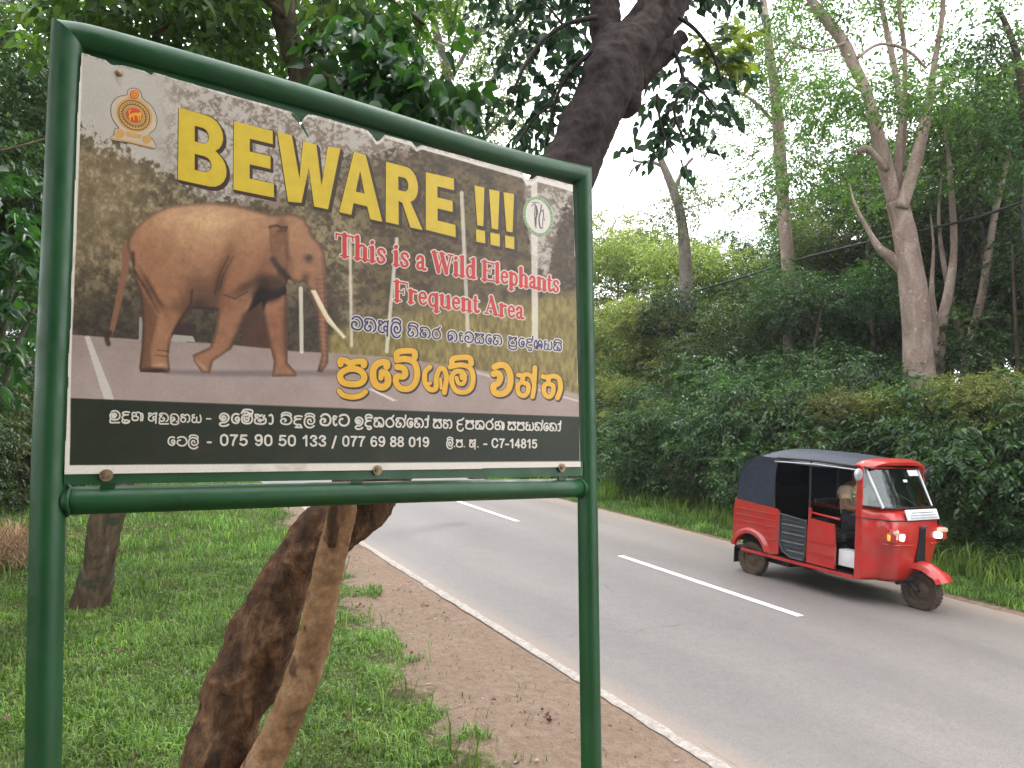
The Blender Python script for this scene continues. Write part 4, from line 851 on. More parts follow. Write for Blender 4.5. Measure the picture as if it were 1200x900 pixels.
# front cowl: horizontal sections, each wraps from the left door pillar round the nose to the right one
def section(z, xn, wn, wb=.60, xb=1.54):
    pts = [(xb, -wb)]
    for t in (.25, .5, .75): pts.append((xb + (xn - .16 - xb) * t, -(wb + (wn - wb) * t ** 1.6)))
    for k in range(0, 7):
        a = R(90 - 90 * k / 6); pts.append((xn - .16 + .13 * math.cos(a), -(wn - .13 + .13 * math.sin(a))))
    pts.append((xn, -wn * .35))
    pts = pts + [(x, -y) for x, y in reversed(pts)]
    return [(x, y, z) for x, y in pts]
b = MB(); secs = [section(.285, 1.80, .38), section(.33, 1.85, .40), section(.45, 1.875, .41), section(.60, 1.895, .43), (section(.74, 1.91, .465)), section(.87, 1.905, .475), section(.94, 1.885, .475), section(1.0, 1.86, .47), section(1.075, 1.81, .455)]
loft(b, secs, closed=False, caps=False); cw = part(b, 'front_cowl', 'red', auto=50)
so = cw.modifiers.new('thick', 'SOLIDIFY'); so.thickness = .018; so.offset = -1
b = MB(); sq = section(.955, 1.886, .478, wb=.604); b.tube(sq[:15] , .0075, 6); b.tube(sq[-15:], .0075, 6); part(b, 'cowl_seam', 'blk')
b = MB(); sq = section(.70, 1.917, .47, wb=.604); b.tube(sq[4:12], .008, 6); part(b, 'cowl_crease', 'red'); b = MB(); b.tube(sq[-12:-4], .008, 6); part(b, 'cowl_crease', 'red')
# windscreen, pillars, visor
WB, WT = (1.80, 1.085), (1.585, 1.50)
b = MB(); sq = []
for (x, z), wv in ((WB, .455), (WT, .475)):
    sq.append([(x - .05, -wv, z), (x, -wv * .8, z), (x + .015, 0, z), (x, wv * .8, z), (x - .05, wv, z)])
loft(b, sq, closed=False, caps=False); part(b, 'windscreen', 'glass')
for s in (-1, 1):
    b = MB(); b.tube([(1.745, s * .46, 1.075), (1.535, s * .49, 1.50)], .020, 8); part(b, 'windscreen_pillar', 'silver')
    b = MB(); b.prism([(1.53, s * .60, .30), (1.60, s * .595, .30), (1.585, s * .60, 1.10), (1.575, s * .597, 1.51), (1.52, s * .597, 1.51)], (0, -s * .03, 0)); part(b, 'door_pillar', 'red')
    b = MB(); b.add([(1.58, s * .585, 1.09), (1.74, s * .47, 1.09), (1.545, s * .50, 1.49), (1.575, s * .585, 1.49)], [(0, 1, 2, 3)]); part(b, 'quarter_window', 'glass')
    b = MB(); b.tube([(1.57, s * .59, 1.085), (1.745, s * .462, 1.082)], .009, 6); part(b, 'window_seal', 'blk')
b = MB(); b.tube([(1.76, -.46, 1.082), (1.807, -.36, 1.082), (1.823, 0, 1.082), (1.807, .36, 1.082), (1.76, .46, 1.082)], .010, 6); b.tube([(1.55, -.475, 1.495), (1.60, -.38, 1.497), (1.61, 0, 1.5), (1.60, .38, 1.497), (1.55, .475, 1.495)], .010, 6); part(b, 'windscreen_seal', 'blk')
b = MB(); rings = []
for x, zt, wv, th in ((1.50, 1.598, .615, .07), (1.56, 1.600, .605, .075), (1.63, 1.585, .55, .06), (1.672, 1.565, .50, .035)):
    row = []
    for k in range(13):
        t = -1 + 2 * k / 12; row.append((x - .06 * abs(t) ** 3 * (x > 1.6), t * wv, zt - .075 * abs(t) ** 4))
    row += [(x - .06 * abs(-1 + 2 * k / 12) ** 3 * (x > 1.6), (-1 + 2 * k / 12) * wv, zt - th - .02 * abs(-1 + 2 * k / 12) ** 4 ) for k in range(12, -1, -1)]
    rings.append(row)
loft(b, rings); part(b, 'roof_visor', 'red')
b = MB(); b.box((1.70, .24, 1.445), (.004, .19, .07), Euler((0, R(-27), 0))); b.box((1.735, .04, 1.36), (.004, .07, .03), Euler((0, R(-27), 0)));
for v in range(len(b.v)): b.v[v] = (b.v[v][0] - .055, b.v[v][1], b.v[v][2])
part(b, 'windscreen_sticker', 'wpaint')
b = MB(); b.tube([(1.838, .02, 1.09), (1.80, -.12, 1.18), (1.775, -.26, 1.23)], .006, 6); part(b, 'wiper', 'blk')
# number board with its faint rows
pr = Euler((0, R(-20), 0))
b = MB(); b.box((1.872, .06, 1.015), (.016, .60, .115), pr, bev=.006); nb = part(b, 'number_board', 'wpaint')
for k, z in enumerate((.985, 1.012, 1.04)):
    b = MB(); b.box((1.886 - (z - 1.012) * .36, .06, z), (.004, .52 - .05 * k, .010), pr); part(b, 'grey_line', 'silver', nb)
b = MB(); b.prism([(1.905, -.045, .89), (1.905, .045, .89), (1.888, .085, .52), (1.888, -.085, .52)], (.022, 0, 0))
part(b, 'centre_strip', 'blk')
b = MB(); b.box((1.925, .0, .885), (.03, .10, .03), bev=.01); part(b, 'strip_cap', 'dgrey')
for s in (-1, 1):                       # lamps
    b = MB(); b.box((1.822, s * .385, .80), (.09, .27, .15), Euler((0, 0, -s * R(30))), bev=.04); lm = part(b, 'headlight', 'red')
    b = MB(); b.box((1.848, s * .385, .838), (.07, .245, .05), Euler((0, 0, -s * R(30))), bev=.025); part(b, 'reflector', 'shirt', lm)
    b = MB(); b.box((1.888, s * .325, .785), (.05, .115, .07), Euler((0, 0, -s * R(28))), bev=.018); part(b, 'lamp_lens', 'lamp', lm)
    b = MB(); b.box((1.838, s * .445, .785), (.075, .14, .075), Euler((0, 0, -s * R(36))), bev=.02); part(b, 'indicator_lens', 'amberlit', lm)
    b = MB(); b.tube([(1.56, s * .60, 1.40), (1.60, s * .70, 1.43)], .006, 6); b.sphere((1.575, s * .655, 1.42), .075, (.25, 1, .9), 16, 10)
    part(b, 'wing_mirror', 'silver' if s < 0 else 'blk')
# wheels
def wheel(x, y):
    c = Vector((x, y, .205)); b = MB(); prof = [(.120, .035), (.150, .052), (.185, .055), (.202, .040), (.206, .015), (.206, -.015), (.202, -.040), (.185, -.055), (.150, -.052), (.120, -.035)]
    rings = [[(c.x + r * math.cos(a), c.y + yy, c.z + r * math.sin(a)) for r, yy in prof] for a in [2 * math.pi * k / 36 for k in range(36)]]
    rings.append(rings[0]); loft(b, rings, caps=False)
    for k in range(30):
        a = 2 * math.pi * k / 30
        for sy in (-1, 1): b.box((c.x + .206 * math.cos(a + .05 * sy), c.y + sy * .022, c.z + .206 * math.sin(a + .05 * sy)), (.008, .036, .022), Euler((0, -a, 0)))
    t = part(b, 'wheel', 'tyre')
    b = MB(); prof2 = [(.122, .036), (.118, .020), (.085, .014), (.06, .03), (.035, .034), (.035, -.034), (.06, -.03), (.085, -.014), (.118, -.020), (.122, -.036)]
    rings = [[(c.x + r * math.cos(a), c.y + yy, c.z + r * math.sin(a)) for r, yy in prof2] for a in [2 * math.pi * k / 30 for k in range(30)]]; rings.append(rings[0])
    loft(b, rings, caps=False); b.disc(c, (0, 1, 0), .036, .09, 16)
    for k in range(4): b.disc(c + Vector((.055 * math.cos(k * 1.57), 0, .055 * math.sin(k * 1.57))), (0, 1, 0), .008, .075, 8)
    part(b, 'rim', 'rim', t); return t
wheel(.12, -.54); wheel(.12, .54); wheel(1.93, 0)
b = MB(); rings = []
for t in range(26, 150, 9):
    a = R(t); rings.append([(1.935 + r * math.cos(a), y, .225 + r * math.sin(a) + .0) for r, y in ((.225, -.13), (.27, -.105), (.295, -.05), (.30, 0), (.295, .05), (.27, .105), (.225, .13), (.255, .10), (.285, 0), (.255, -.10))])
for q in rings[:3]:                     # the tip flares outwards
    for i, p in enumerate(q): q[i] = (p[0] + .02, p[1] * 1.08, p[2] + .01)
loft(b, rings); part(b, 'front_mudguard', 'red')
b = MB(); b.tube([(1.93, .08, .205), (1.80, .09, .34), (1.78, .06, .5)], .022, 8); b.tube([(1.93, -.08, .205), (1.80, -.09, .34), (1.78, -.06, .5)], .022, 8); b.tube([(1.93, -.1, .205), (1.93, .1, .205)], .014, 8); b.tube([(1.72, -.13, .26), (1.90, -.11, .34)], .03, 10); part(b, 'front_fork', 'blk')
for s in (-1, 1): b = MB(); b.box((-.14, s * .50, .21), (.01, .2, .2)); part(b, 'mud_flap', 'blk')
b = MB(); b.tube([(1.72, 0, .5), (1.62, 0, 1.02)], .025, 10); b.tube(smooth([(1.56, -.36, 1.0), (1.60, -.2, 1.04), (1.62, 0, 1.03), (1.60, .2, 1.04), (1.56, .36, 1.0)], 4), .014, 8); part(b, 'handlebar', 'blk')
b = MB(); b.box((1.70, 0, .98), (.12, .7, .10), bev=.03); part(b, 'dashboard', 'blk')
# the far side is closed off with rolled-down black curtains
b = MB(); b.box((.70, .60, 1.17), (.46, .012, .64)); b.box((1.24, .60, 1.17), (.54, .012, .64)); part(b, 'side_curtain', 'blk')
# ---- the driver
drv = empty('person', (7.87, 6.35, 0), R(-90), 'driver in a cream shirt sitting at the handlebar of the red three-wheeler', 'person')
def skinned(name, nodes, edges, mat, parent, sub=2, root=0):
    me = bpy.data.meshes.new(name); me.from_pydata([n[0] for n in nodes], edges, []); o = link(name, me, mat, parent)
    sk = o.modifiers.new('skin', 'SKIN'); sk.use_smooth_shade = True
    sv = me.skin_vertices[0].data
    for i, n in enumerate(nodes): sv[i].radius = (n[1], n[1] if len(n) < 3 else n[2]); sv[i].use_root = (i == root)
    s2 = o.modifiers.new('sub', 'SUBSURF'); s2.levels = s2.render_levels = sub
    return o
nodes = [((1.12, 0, .80), .13, .15), ((1.10, 0, .92), .12, .15), ((1.08, 0, 1.08), .12, .17), ((1.10, 0, 1.20), .09, .15), ((1.115, 0, 1.27), .05), ((1.13, 0, 1.33), .055), ((1.14, 0, 1.395), .078), ((1.14, 0, 1.455), .06)]
edges = [(i, i + 1) for i in range(7)]
for s in (-1, 1):
    k = len(nodes)
    nodes += [((1.11, s * .19, 1.19), .058), ((1.24, s * .33, 1.0), .044), ((1.42, s * .34, 1.01), .034), ((1.52, s * .32, 1.02), .026), ((1.56, s * .31, 1.025), .028)]
    edges += [(3, k), (k, k + 1), (k + 1, k + 2), (k + 2, k + 3), (k + 3, k + 4)]
    for f in range(4):
        j = len(nodes); y = s * (.275 + f * .024); nodes += [((1.588, y, 1.032), .009), ((1.602, y, 1.012), .008), ((1.585, y, .993), .007)]; edges += [(k + 4, j), (j, j + 1), (j + 1, j + 2)]
    j = len(nodes); nodes += [((1.555, s * .27, 1.01), .010), ((1.575, s * .262, .995), .008)]; edges += [(k + 4, j), (j, j + 1)]
    k = len(nodes)
    nodes += [((1.16, s * .10, .80), .085), ((1.50, s * .16, .82), .062), ((1.52, s * .17, .55), .048), ((1.55, s * .17, .37), .035), ((1.66, s * .18, .35), .032)]
    edges += [(0, k), (k, k + 1), (k + 1, k + 2), (k + 2, k + 3), (k + 3, k + 4)]
body = skinned('body', nodes, edges, MT['skin'], drv)
sn = [((1.12, 0, .82), .15, .17), ((1.10, 0, .95), .135, .165), ((1.08, 0, 1.09), .135, .185), ((1.10, 0, 1.205), .10, .165)]; se = [(0, 1), (1, 2), (2, 3)]
for s in (-1, 1): k = len(sn); sn += [((1.11, s * .20, 1.19), .072), ((1.20, s * .28, 1.07), .062)]; se += [(3, k), (k, k + 1)]
skinned('shirt', sn, se, MT['shirt'], drv)
tn = [((1.12, 0, .79), .14, .16)]; te = []
for s in (-1, 1): k = len(tn); tn += [((1.18, s * .10, .80), .10), ((1.50, s * .16, .82), .075), ((1.52, s * .17, .55), .062), ((1.545, s * .17, .40), .052)]; te += [(0, k), (k, k + 1), (k + 1, k + 2), (k + 2, k + 3)]
skinned('trousers', tn, te, MT['trouser'], drv)
b = MB(); b.sphere((1.128, 0, 1.425), .086, (1.0, .95, 1.0), 16, 10); b.v = [(x, y, max(z, 1.40 + (x - 1.12) * .9)) for x, y, z in b.v]; part(b, 'hair', 'hair', drv)
b = MB(); b.box((1.222, 0, 1.385), (.03, .022, .04), bev=.009); part(b, 'nose', 'skin', drv)
for s in (-1, 1):
    b = MB(); b.sphere((1.206, s * .03, 1.402), .011); part(b, 'eye', 'blk', drv)
    b = MB(); b.sphere((1.135, s * .082, 1.385), .022, (.7, .3, 1)); part(b, 'ear', 'skin', drv)
b = MB(); b.box((1.208, 0, 1.350), (.014, .045, .009), bev=.003); part(b, 'mouth', 'orange', drv)
# garland hanging from the roof edge by the driver
gm = MB(); rr = random.Random(3)
for k in range(46):
    z = 1.47 - k * .0075; gm.sphere((1.44 + rr.uniform(-.02, .02), -.46 + rr.uniform(-.02, .02), z), rr.uniform(.012, .02), (1, 1, .8), 6, 4)
go = gm.build('flower_garland', simple('yellow_green_petals', (.38, .36, .12), .7, 0, .5, 60)); go.location = (7.87, 6.35, 0); go.rotation_euler = (0, 0, R(-90))
tag(go, 'yellow green flower garland hanging under the roof edge of the three-wheeler', 'garland')
# ================================================================== GROUND AND ROAD
XL, XR, XC = 3.13, 8.78, 6.19
def shear(y): return .0135 * np.clip(y, -40, 90)      # the road runs a touch off the grid
rng = np.random.RandomState(11)
def shoulder(y): return 1.62 + .11 * y            # where the lawn gives way to bare earth
def grid(name, xs, ys, zf):
    X, Y = np.meshgrid(xs, ys); Z = zf(X, Y); v = np.stack([X, Y, Z], -1).reshape(-1, 3)
    idx = np.arange(X.size).reshape(X.shape); f = np.stack([idx[:-1, :-1], idx[:-1, 1:], idx[1:, 1:], idx[1:, :-1]], -1).reshape(-1, 4)
    return np_mesh(name, v, f, True)
def gz(X, Y):
    X = X - shear(Y)
    b = (fbm(X * 100, Y * 100, 90, 3, 4) - .5) * .09 * np.clip((XL - .15 - X) / 1.2, 0, 1) + (fbm(X * 100, Y * 100, 14, 8, 3) - .5) * .012 * np.clip((XL - .05 - X) / .4, 0, 1)
    r = np.clip((X - XR - .1) / 3, 0, 1); b = b + r * (.10 + (fbm(X * 100, Y * 100, 120, 23, 4) - .5) * .2)
    edge = np.clip((X - XR + .02) / .1, 0, 1) * np.clip(1.2 - (X - XR) / .5, 0, 1) * .0
    lip = -0.004 * np.exp(-((X - XL + .10) / .12) ** 2)
    b = np.where((X > XL) & (X < XR), -.012, b + lip + edge)
    far = np.clip((np.abs(Y) - 60) / 200, 0, 1); return b * (1 - far)
xs = np.concatenate([[-400, -150, -60, -25, -12], np.arange(-7, 3.36, .07), [3.5, 5, 7, 8.7], np.arange(8.8, 12.5, .1), [14, 18, 25, 40, 80, 200, 500]])
ys = np.concatenate([[-300, -60, -20, -8], np.arange(-3, 16, .07), np.arange(16, 40, .5), [45, 60, 90, 150, 300, 700]])
gme = grid('ground', xs, ys, gz)
m, nt, bs = newmat('earth_and_turf')
geo = N(nt, 'ShaderNodeNewGeometry'); sep = N(nt, 'ShaderNodeSeparateXYZ'); nt.links.new(geo.outputs['Position'], sep.inputs[0])
def mth(op, a, b_=None):
    n = N(nt, 'ShaderNodeMath', operation=op)
    for i, v in enumerate((a, b_)):
        if v is None: continue
        if isinstance(v, (int, float)): n.inputs[i].default_value = v
        else: nt.links.new(v, n.inputs[i])
    return n.outputs[0]
f1 = noise(nt, 1.6, 6, .6); f2 = noise(nt, 14, 6, .65); f3 = noise(nt, 90, 3)
dd = mth('SUBTRACT', sep.outputs['X'], mth('ADD', mth('MULTIPLY', sep.outputs['Y'], .11), 1.40))
dd = mth('ADD', dd, mth('MULTIPLY', mth('SUBTRACT', f1, .5), 1.3)); dd = mth('ADD', dd, mth('MULTIPLY', mth('SUBTRACT', f2, .5), .7))
right = mth('GREATER_THAN', sep.outputs['X'], 8.0); rgt = mth('SUBTRACT', mth('ADD', 9.02, mth('MULTIPLY', mth('SUBTRACT', f2, .5), .5)), sep.outputs['X'])
sel = N(nt, 'ShaderNodeMix'); sel.data_type = 'FLOAT'; nt.links.new(right, sel.inputs[0]); nt.links.new(dd, sel.inputs[2]); nt.links.new(mth('MULTIPLY', rgt, 2.0), sel.inputs[3])
fac = ramp(nt, sel.outputs[0], [(0.0, (0, 0, 0)), (.22, (1, 1, 1))])
dirt = ramp(nt, f2, [(.25, (.175, .120, .088)), (.5, (.25, .180, .135)), (.75, (.32, .24, .19))])
dirt = mixc(nt, ramp(nt, f1, [(.35, (0, 0, 0)), (.7, (.6, .6, .6))]), dirt, (.20, .135, .10))
dirt = mixc(nt, .5, dirt, ramp(nt, f3, [(.3, (.55, .55, .55)), (.6, (1, 1, 1))]), 'MULTIPLY')
turf = ramp(nt, f2, [(.3, (.035, .045, .015)), (.55, (.075, .085, .03)), (.8, (.13, .10, .05))])
nt.links.new(mixc(nt, fac, turf, dirt), bs.inputs['Base Color']); bs.inputs['Roughness'].default_value = .95; bs.inputs['Specular IOR Level'].default_value = .15
n1 = bump(nt, bs, f2, .7, .05); bump(nt, bs, f3, .6, .008, n1)
ground = link('ground', gme, m); tag(ground, kind='structure')

# road: ragged on the near side, a little lower than its worn crown
ys = np.concatenate([np.arange(-40, 0, 2.), np.arange(0, 20, .06), np.arange(20, 60, .8), np.arange(60, 260, 8)])
rag = (fbm(ys * 100, 0 * ys, 22, 4, 4) - .5) * .09
cols = np.array([0, .03, .15, .5, .9, .97, 1.0]); Lx = XL - .06 + rag; Rx = XR + (fbm(ys * 100, 0 * ys + 50, 30, 5, 4) - .5) * .12
X = (Lx + shear(ys))[:, None] + (Rx - Lx)[:, None] * cols[None]; Y = np.repeat(ys[:, None], len(cols), 1)
Z = np.where((cols == 0) | (cols == 1), -.012, .006)[None] + 0 * X + .012 * np.sin(np.clip(cols, 0, 1) * math.pi)[None]
idx = np.arange(X.size).reshape(X.shape); f = np.stack([idx[:-1, :-1], idx[:-1, 1:], idx[1:, 1:], idx[1:, :-1]], -1).reshape(-1, 4)
m, nt, bs = newmat('worn_asphalt')
geo = N(nt, 'ShaderNodeNewGeometry'); sep = N(nt, 'ShaderNodeSeparateXYZ'); nt.links.new(geo.outputs['Position'], sep.inputs[0])
big_ = noise(nt, .55, 5, .6, stretch=(1, .35, 1)); med = noise(nt, 5, 6, .7); fine = noise(nt, 110, 3, .7)
base = ramp(nt, big_, [(.3, (.205, .187, .180)), (.5, (.228, .205, .195)), (.7, (.248, .222, .210))])
base = mixc(nt, .35, base, ramp(nt, med, [(.3, (.65, .65, .66)), (.7, (1, 1, 1))]), 'MULTIPLY')
base = mixc(nt, .55, base, ramp(nt, fine, [(.32, (.42, .42, .42)), (.62, (1.0, 1.0, 1.0))]), 'MULTIPLY')
base = mixc(nt, .5, base, ramp(nt, noise(nt, 38, 4, .8), [(.35, (.62, .62, .64)), (.55, (1, 1, 1))]), 'MULTIPLY')
xn = mth('SUBTRACT', sep.outputs['X'], XL)
# dusty edges, darker streaks under the tyres' tracks
eL = ramp(nt, mth('ADD', xn, mth('MULTIPLY', mth('SUBTRACT', med, .5), .35)), [(0.0, (.75, .75, .75)), (.35, (0, 0, 0))])
eR = ramp(nt, mth('ADD', mth('SUBTRACT', XR, sep.outputs['X']), mth('MULTIPLY', mth('SUBTRACT', med, .5), .5)), [(0.0, (.8, .8, .8)), (.55, (0, 0, 0))])
base = mixc(nt, eL, base, (.33, .24, .185)); base = mixc(nt, eR, base, (.36, .27, .20))
dust = ramp(nt, xn, [(0, (0, 0, 0)), (.6, (.0, .0, .0)), (1, (1, 1, 1))]);
rr_ = N(nt, 'ShaderNodeMapRange'); rr_.inputs['From Min'].default_value = 3.1; rr_.inputs['From Max'].default_value = 5.4; rr_.inputs['To Max'].default_value = .42
nt.links.new(xn, rr_.inputs['Value']); base = mixc(nt, rr_.outputs[0], base, (.30, .248, .218))
stain = ramp(nt, noise(nt, 1.3, 3, .5, stretch=(1.4, .35, 1)), [(.58, (0, 0, 0)), (.70, (.25, .25, .25))]); base = mixc(nt, stain, base, (.13, .128, .13))
tr7 = N(nt, 'ShaderNodeMath', operation='DIVIDE'); tr7.inputs[1].default_value = 5.65; nt.links.new(mth('ADD', xn, mth('MULTIPLY', mth('SUBTRACT', big_, .5), .5)), tr7.inputs[0])
base = mixc(nt, 1, base, ramp(nt, tr7.outputs[0], [(.05, (1, 1, 1)), (.15, (.86, .86, .87)), (.26, (1, 1, 1)), (.40, (.87, .87, .88)), (.52, (1, 1, 1)), (.66, (.88, .88, .88)), (.77, (1, 1, 1)), (.88, (.9, .9, .9)), (.97, (1, 1, 1))]), 'MULTIPLY')   # traffic-polished tracks
# thin wandering cracks
vo = N(nt, 'ShaderNodeTexVoronoi', feature='DISTANCE_TO_EDGE'); vo.inputs['Scale'].default_value = .55
tcn = N(nt, 'ShaderNodeTexCoord'); mp = N(nt, 'ShaderNodeMapping'); mp.inputs['Scale'].default_value = (1.3, .55, 1); nt.links.new(tcn.outputs['Object'], mp.inputs['Vector'])
wob = N(nt, 'ShaderNodeTexNoise'); wob.inputs['Scale'].default_value = 2.2; wob.inputs['Detail'].default_value = 6; nt.links.new(mp.outputs[0], wob.inputs['Vector'])
nt.links.new(mixc(nt, .2, mp.outputs[0], wob.outputs['Color'], 'ADD'), vo.inputs['Vector'])
ck = ramp(nt, vo.outputs['Distance'], [(0, (1, 1, 1)), (.0045, (.0, .0, .0))]); msk = ramp(nt, noise(nt, 1.1, 3), [(.60, (0, 0, 0)), (.66, (.5, .5, .5))])
ckm = mixc(nt, 1, ck, msk, 'MULTIPLY'); base = mixc(nt, ckm, base, (.05, .045, .04))
nt.links.new(base, bs.inputs['Base Color']); bs.inputs['Roughness'].default_value = .62; bs.inputs['Specular IOR Level'].default_value = .45
bump(nt, bs, fine, .5, .004)
road = link('road', np_mesh('road', np.stack([X, Y, Z], -1).reshape(-1, 3), f, True), m); tag(road, kind='structure')
def roadz(x): return .006 + .012 * math.sin(math.pi * (x - XL) / (XR - XL))
m, nt, bs = newmat('worn_road_paint')
c = ramp(nt, noise(nt, 30, 6, .7), [(.3, (.36, .34, .32)), (.42, (.74, .73, .71)), (.8, (.84, .83, .81))]); nt.links.new(c, bs.inputs['Base Color']); bs.inputs['Roughness'].default_value = .6
MT['paint'] = m
m, nt, bs = newmat('scuffed_edge_paint')
c = ramp(nt, noise(nt, 22, 7, .75), [(.38, (.26, .22, .19)), (.52, (.36, .32, .29)), (.75, (.48, .45, .41))]); nt.links.new(c, bs.inputs['Base Color']); bs.inputs['Roughness'].default_value = .8
bump(nt, bs, noise(nt, 60, 4), .6, .006); MT['edgepaint'] = m
# edge line with a chipped outline
shy = shear(ys); a_ = shy + XL - .035 + (fbm(ys * 100, 0 * ys + 9, 12, 6, 4) - .5) * .05 + rag * .5; b_ = shy + XL + .05 + (fbm(ys * 100, 0 * ys + 90, 10, 16, 4) - .5) * .055
v = np.concatenate([np.stack([a_, ys, 0 * ys + .003], -1), np.stack([(a_ + b_) / 2, ys, 0 * ys + .016], -1), np.stack([b_, ys, 0 * ys + .0135], -1)]); n = len(ys); i = np.arange(n - 1)
f = np.concatenate([np.stack([i, n + i, n + i + 1, i + 1], -1), np.stack([n + i, 2 * n + i, 2 * n + i + 1, n + i + 1], -1)])
tag(link('edge_line', np_mesh('edge_line', v, f, True), MT['edgepaint']), kind='structure')
for k in range(-6, 16):                  # centre dashes, 2.9 m every 5.7 m
    y0 = 4.70 + k * 5.62; b = MB(); z = roadz(XC) + .0035
    pts = []; n = 24; r2 = random.Random(k + 50)
    for s, rngk in ((-1, range(n + 1)), (1, range(n, -1, -1))):
        for q in rngk: pts.append((XC + shear(y0 + 2.87 * q / n) + s * (.052 + r2.uniform(-.003, .003)), y0 + 2.87 * q / n, z))
    b.add(pts, [(q, q + 1, 2 * n - q, 2 * n + 1 - q) for q in range(n)]); tag(b.build('centre_dash', MT['paint']), kind='structure')

# ================================================================== LEAVES AND TREES
def leaf_arrays(pos, axis, nrm, L, W, shape='diamond'):
    """one small folded leaf per row"""
    axis = axis / (np.linalg.norm(axis, axis=1, keepdims=True) + 1e-9)
    side = np.cross(axis, nrm); side /= (np.linalg.norm(side, axis=1, keepdims=True) + 1e-9); up = np.cross(side, axis)
    L = np.asarray(L).reshape(-1, 1); W = np.asarray(W).reshape(-1, 1)
    if shape == 'diamond':
        T = [(0, 0, 0), (.45, -.5, .10), (1, 0, -.12), (.45, .5, .10)]; Fc = [(0, 1, 2), (0, 2, 3)]
    elif shape == 'blade':
        T = [(0, -.5, 0), (0, .5, 0), (.55, .42, .06), (.55, -.42, .06), (1, 0, -.10)]; Fc = [(0, 1, 2), (0, 2, 3), (3, 2, 4)]
    else:                                 # broad heart-shaped leaf with a drip tip
        T = [(0, 0, 0), (.02, -.34, .06), (.34, -.5, .10), (.74, -.24, .0), (1.08, 0, -.16), (.74, .24, .0), (.34, .5, .10), (.02, .34, .06), (.45, 0, -.03)]
        Fc = [(0, 1, 8), (1, 2, 8), (2, 3, 8), (3, 4, 8), (4, 5, 8), (5, 6, 8), (6, 7, 8), (7, 0, 8)]
    V = np.stack([pos + axis * (L * a) + side * (W * b_) + up * (L * c) for a, b_, c in T], 1); k = len(T)
    base = (np.arange(len(pos)) * k)[:, None, None]; Fa = np.array(Fc)[None] + base
    return V.reshape(-1, 3), Fa.reshape(-1, 3)
def crown_mesh(name, clumps, ntw, K, L, W, seed, shape='diamond', droop=.35, twl=.32, shell=1.8, upn=1.0, flat=.55):
    """clumps: (x,y,z,rx,ry,rz). Twigs through every clump, K leaves along each"""
    rs = np.random.RandomState(seed); cl = np.array(clumps, float); vol = cl[:, 3] * cl[:, 4] * cl[:, 5]; pr = vol ** .8; pr /= pr.sum()
    ci = rs.choice(len(cl), ntw, p=pr); d = rs.normal(size=(ntw, 3)); d /= np.linalg.norm(d, axis=1, keepdims=True)
    r = rs.rand(ntw, 1) ** (1 / (3 * shell)) * (1 + .25 * rs.normal(size=(ntw, 1)) * .6)
    p0 = cl[ci, :3] + d * r * cl[ci, 3:]
    td = d * np.array([1, 1, flat]) + rs.normal(size=(ntw, 3)) * .45; td[:, 2] -= droop * rs.rand(ntw); td /= np.linalg.norm(td, axis=1, keepdims=True)
    tl = twl * rs.uniform(.5, 1.3, (ntw, 1))
    t = (np.arange(K) + .5) / K
    pos = p0[:, None] + td[:, None] * (tl[:, None] * t[None, :, None]); pos[..., 2] -= droop * .25 * tl * (t[None] ** 2)
    sd_ = np.cross(td, np.array([0, 0, 1.]) + rs.normal(size=(ntw, 3)) * .35); sd_ /= np.linalg.norm(sd_, axis=1, keepdims=True)
    sg = np.where(np.arange(K) % 2 == 0, 1, -1)[None, :, None]
    ax = td[:, None] * .55 + sd_[:, None] * sg * .8 + rs.normal(size=(ntw, K, 3)) * .25; ax[..., 2] -= droop * .8
    nr = np.zeros((ntw, K, 3)); nr[..., 2] = upn; nr += rs.normal(size=(ntw, K, 3)) * .45
    q = pos.reshape(-1, 3); sc = rs.uniform(.6, 1.25, len(q))
    V, Fa = leaf_arrays(q, ax.reshape(-1, 3), nr.reshape(-1, 3), L * sc, W * sc, shape)
    return np_mesh(name, V, Fa)
def limb_noise(seed, amt=.12):
    r2 = random.Random(seed); ph = [r2.uniform(0, 6.28) for _ in range(4)]
    return lambda i, a: amt * (.5 * math.sin(2 * a + ph[0] + i * .35) + .35 * math.sin(3 * a + ph[1] - i * .5) + .3 * math.sin(i * .9 + ph[2])) + amt * .25 * math.sin(7 * a + ph[3] + i * .7)
def curve_to(p, q, r0, r1, rs_, sag=.15, n=7):
    p = Vector(p); q = Vector(q); L = (q - p).length; mid = (p + q) / 2 + Vector((rs_.uniform(-1, 1), rs_.uniform(-1, 1), rs_.uniform(-.2, 1))) * L * sag
    pts = smooth([p, p.lerp(mid, .55) + Vector((0, 0, .02 * L)), mid.lerp(q, .45), q], 3); m = len(pts)
    return pts, [r0 + (r1 - r0) * i / (m - 1) for i in range(m)]
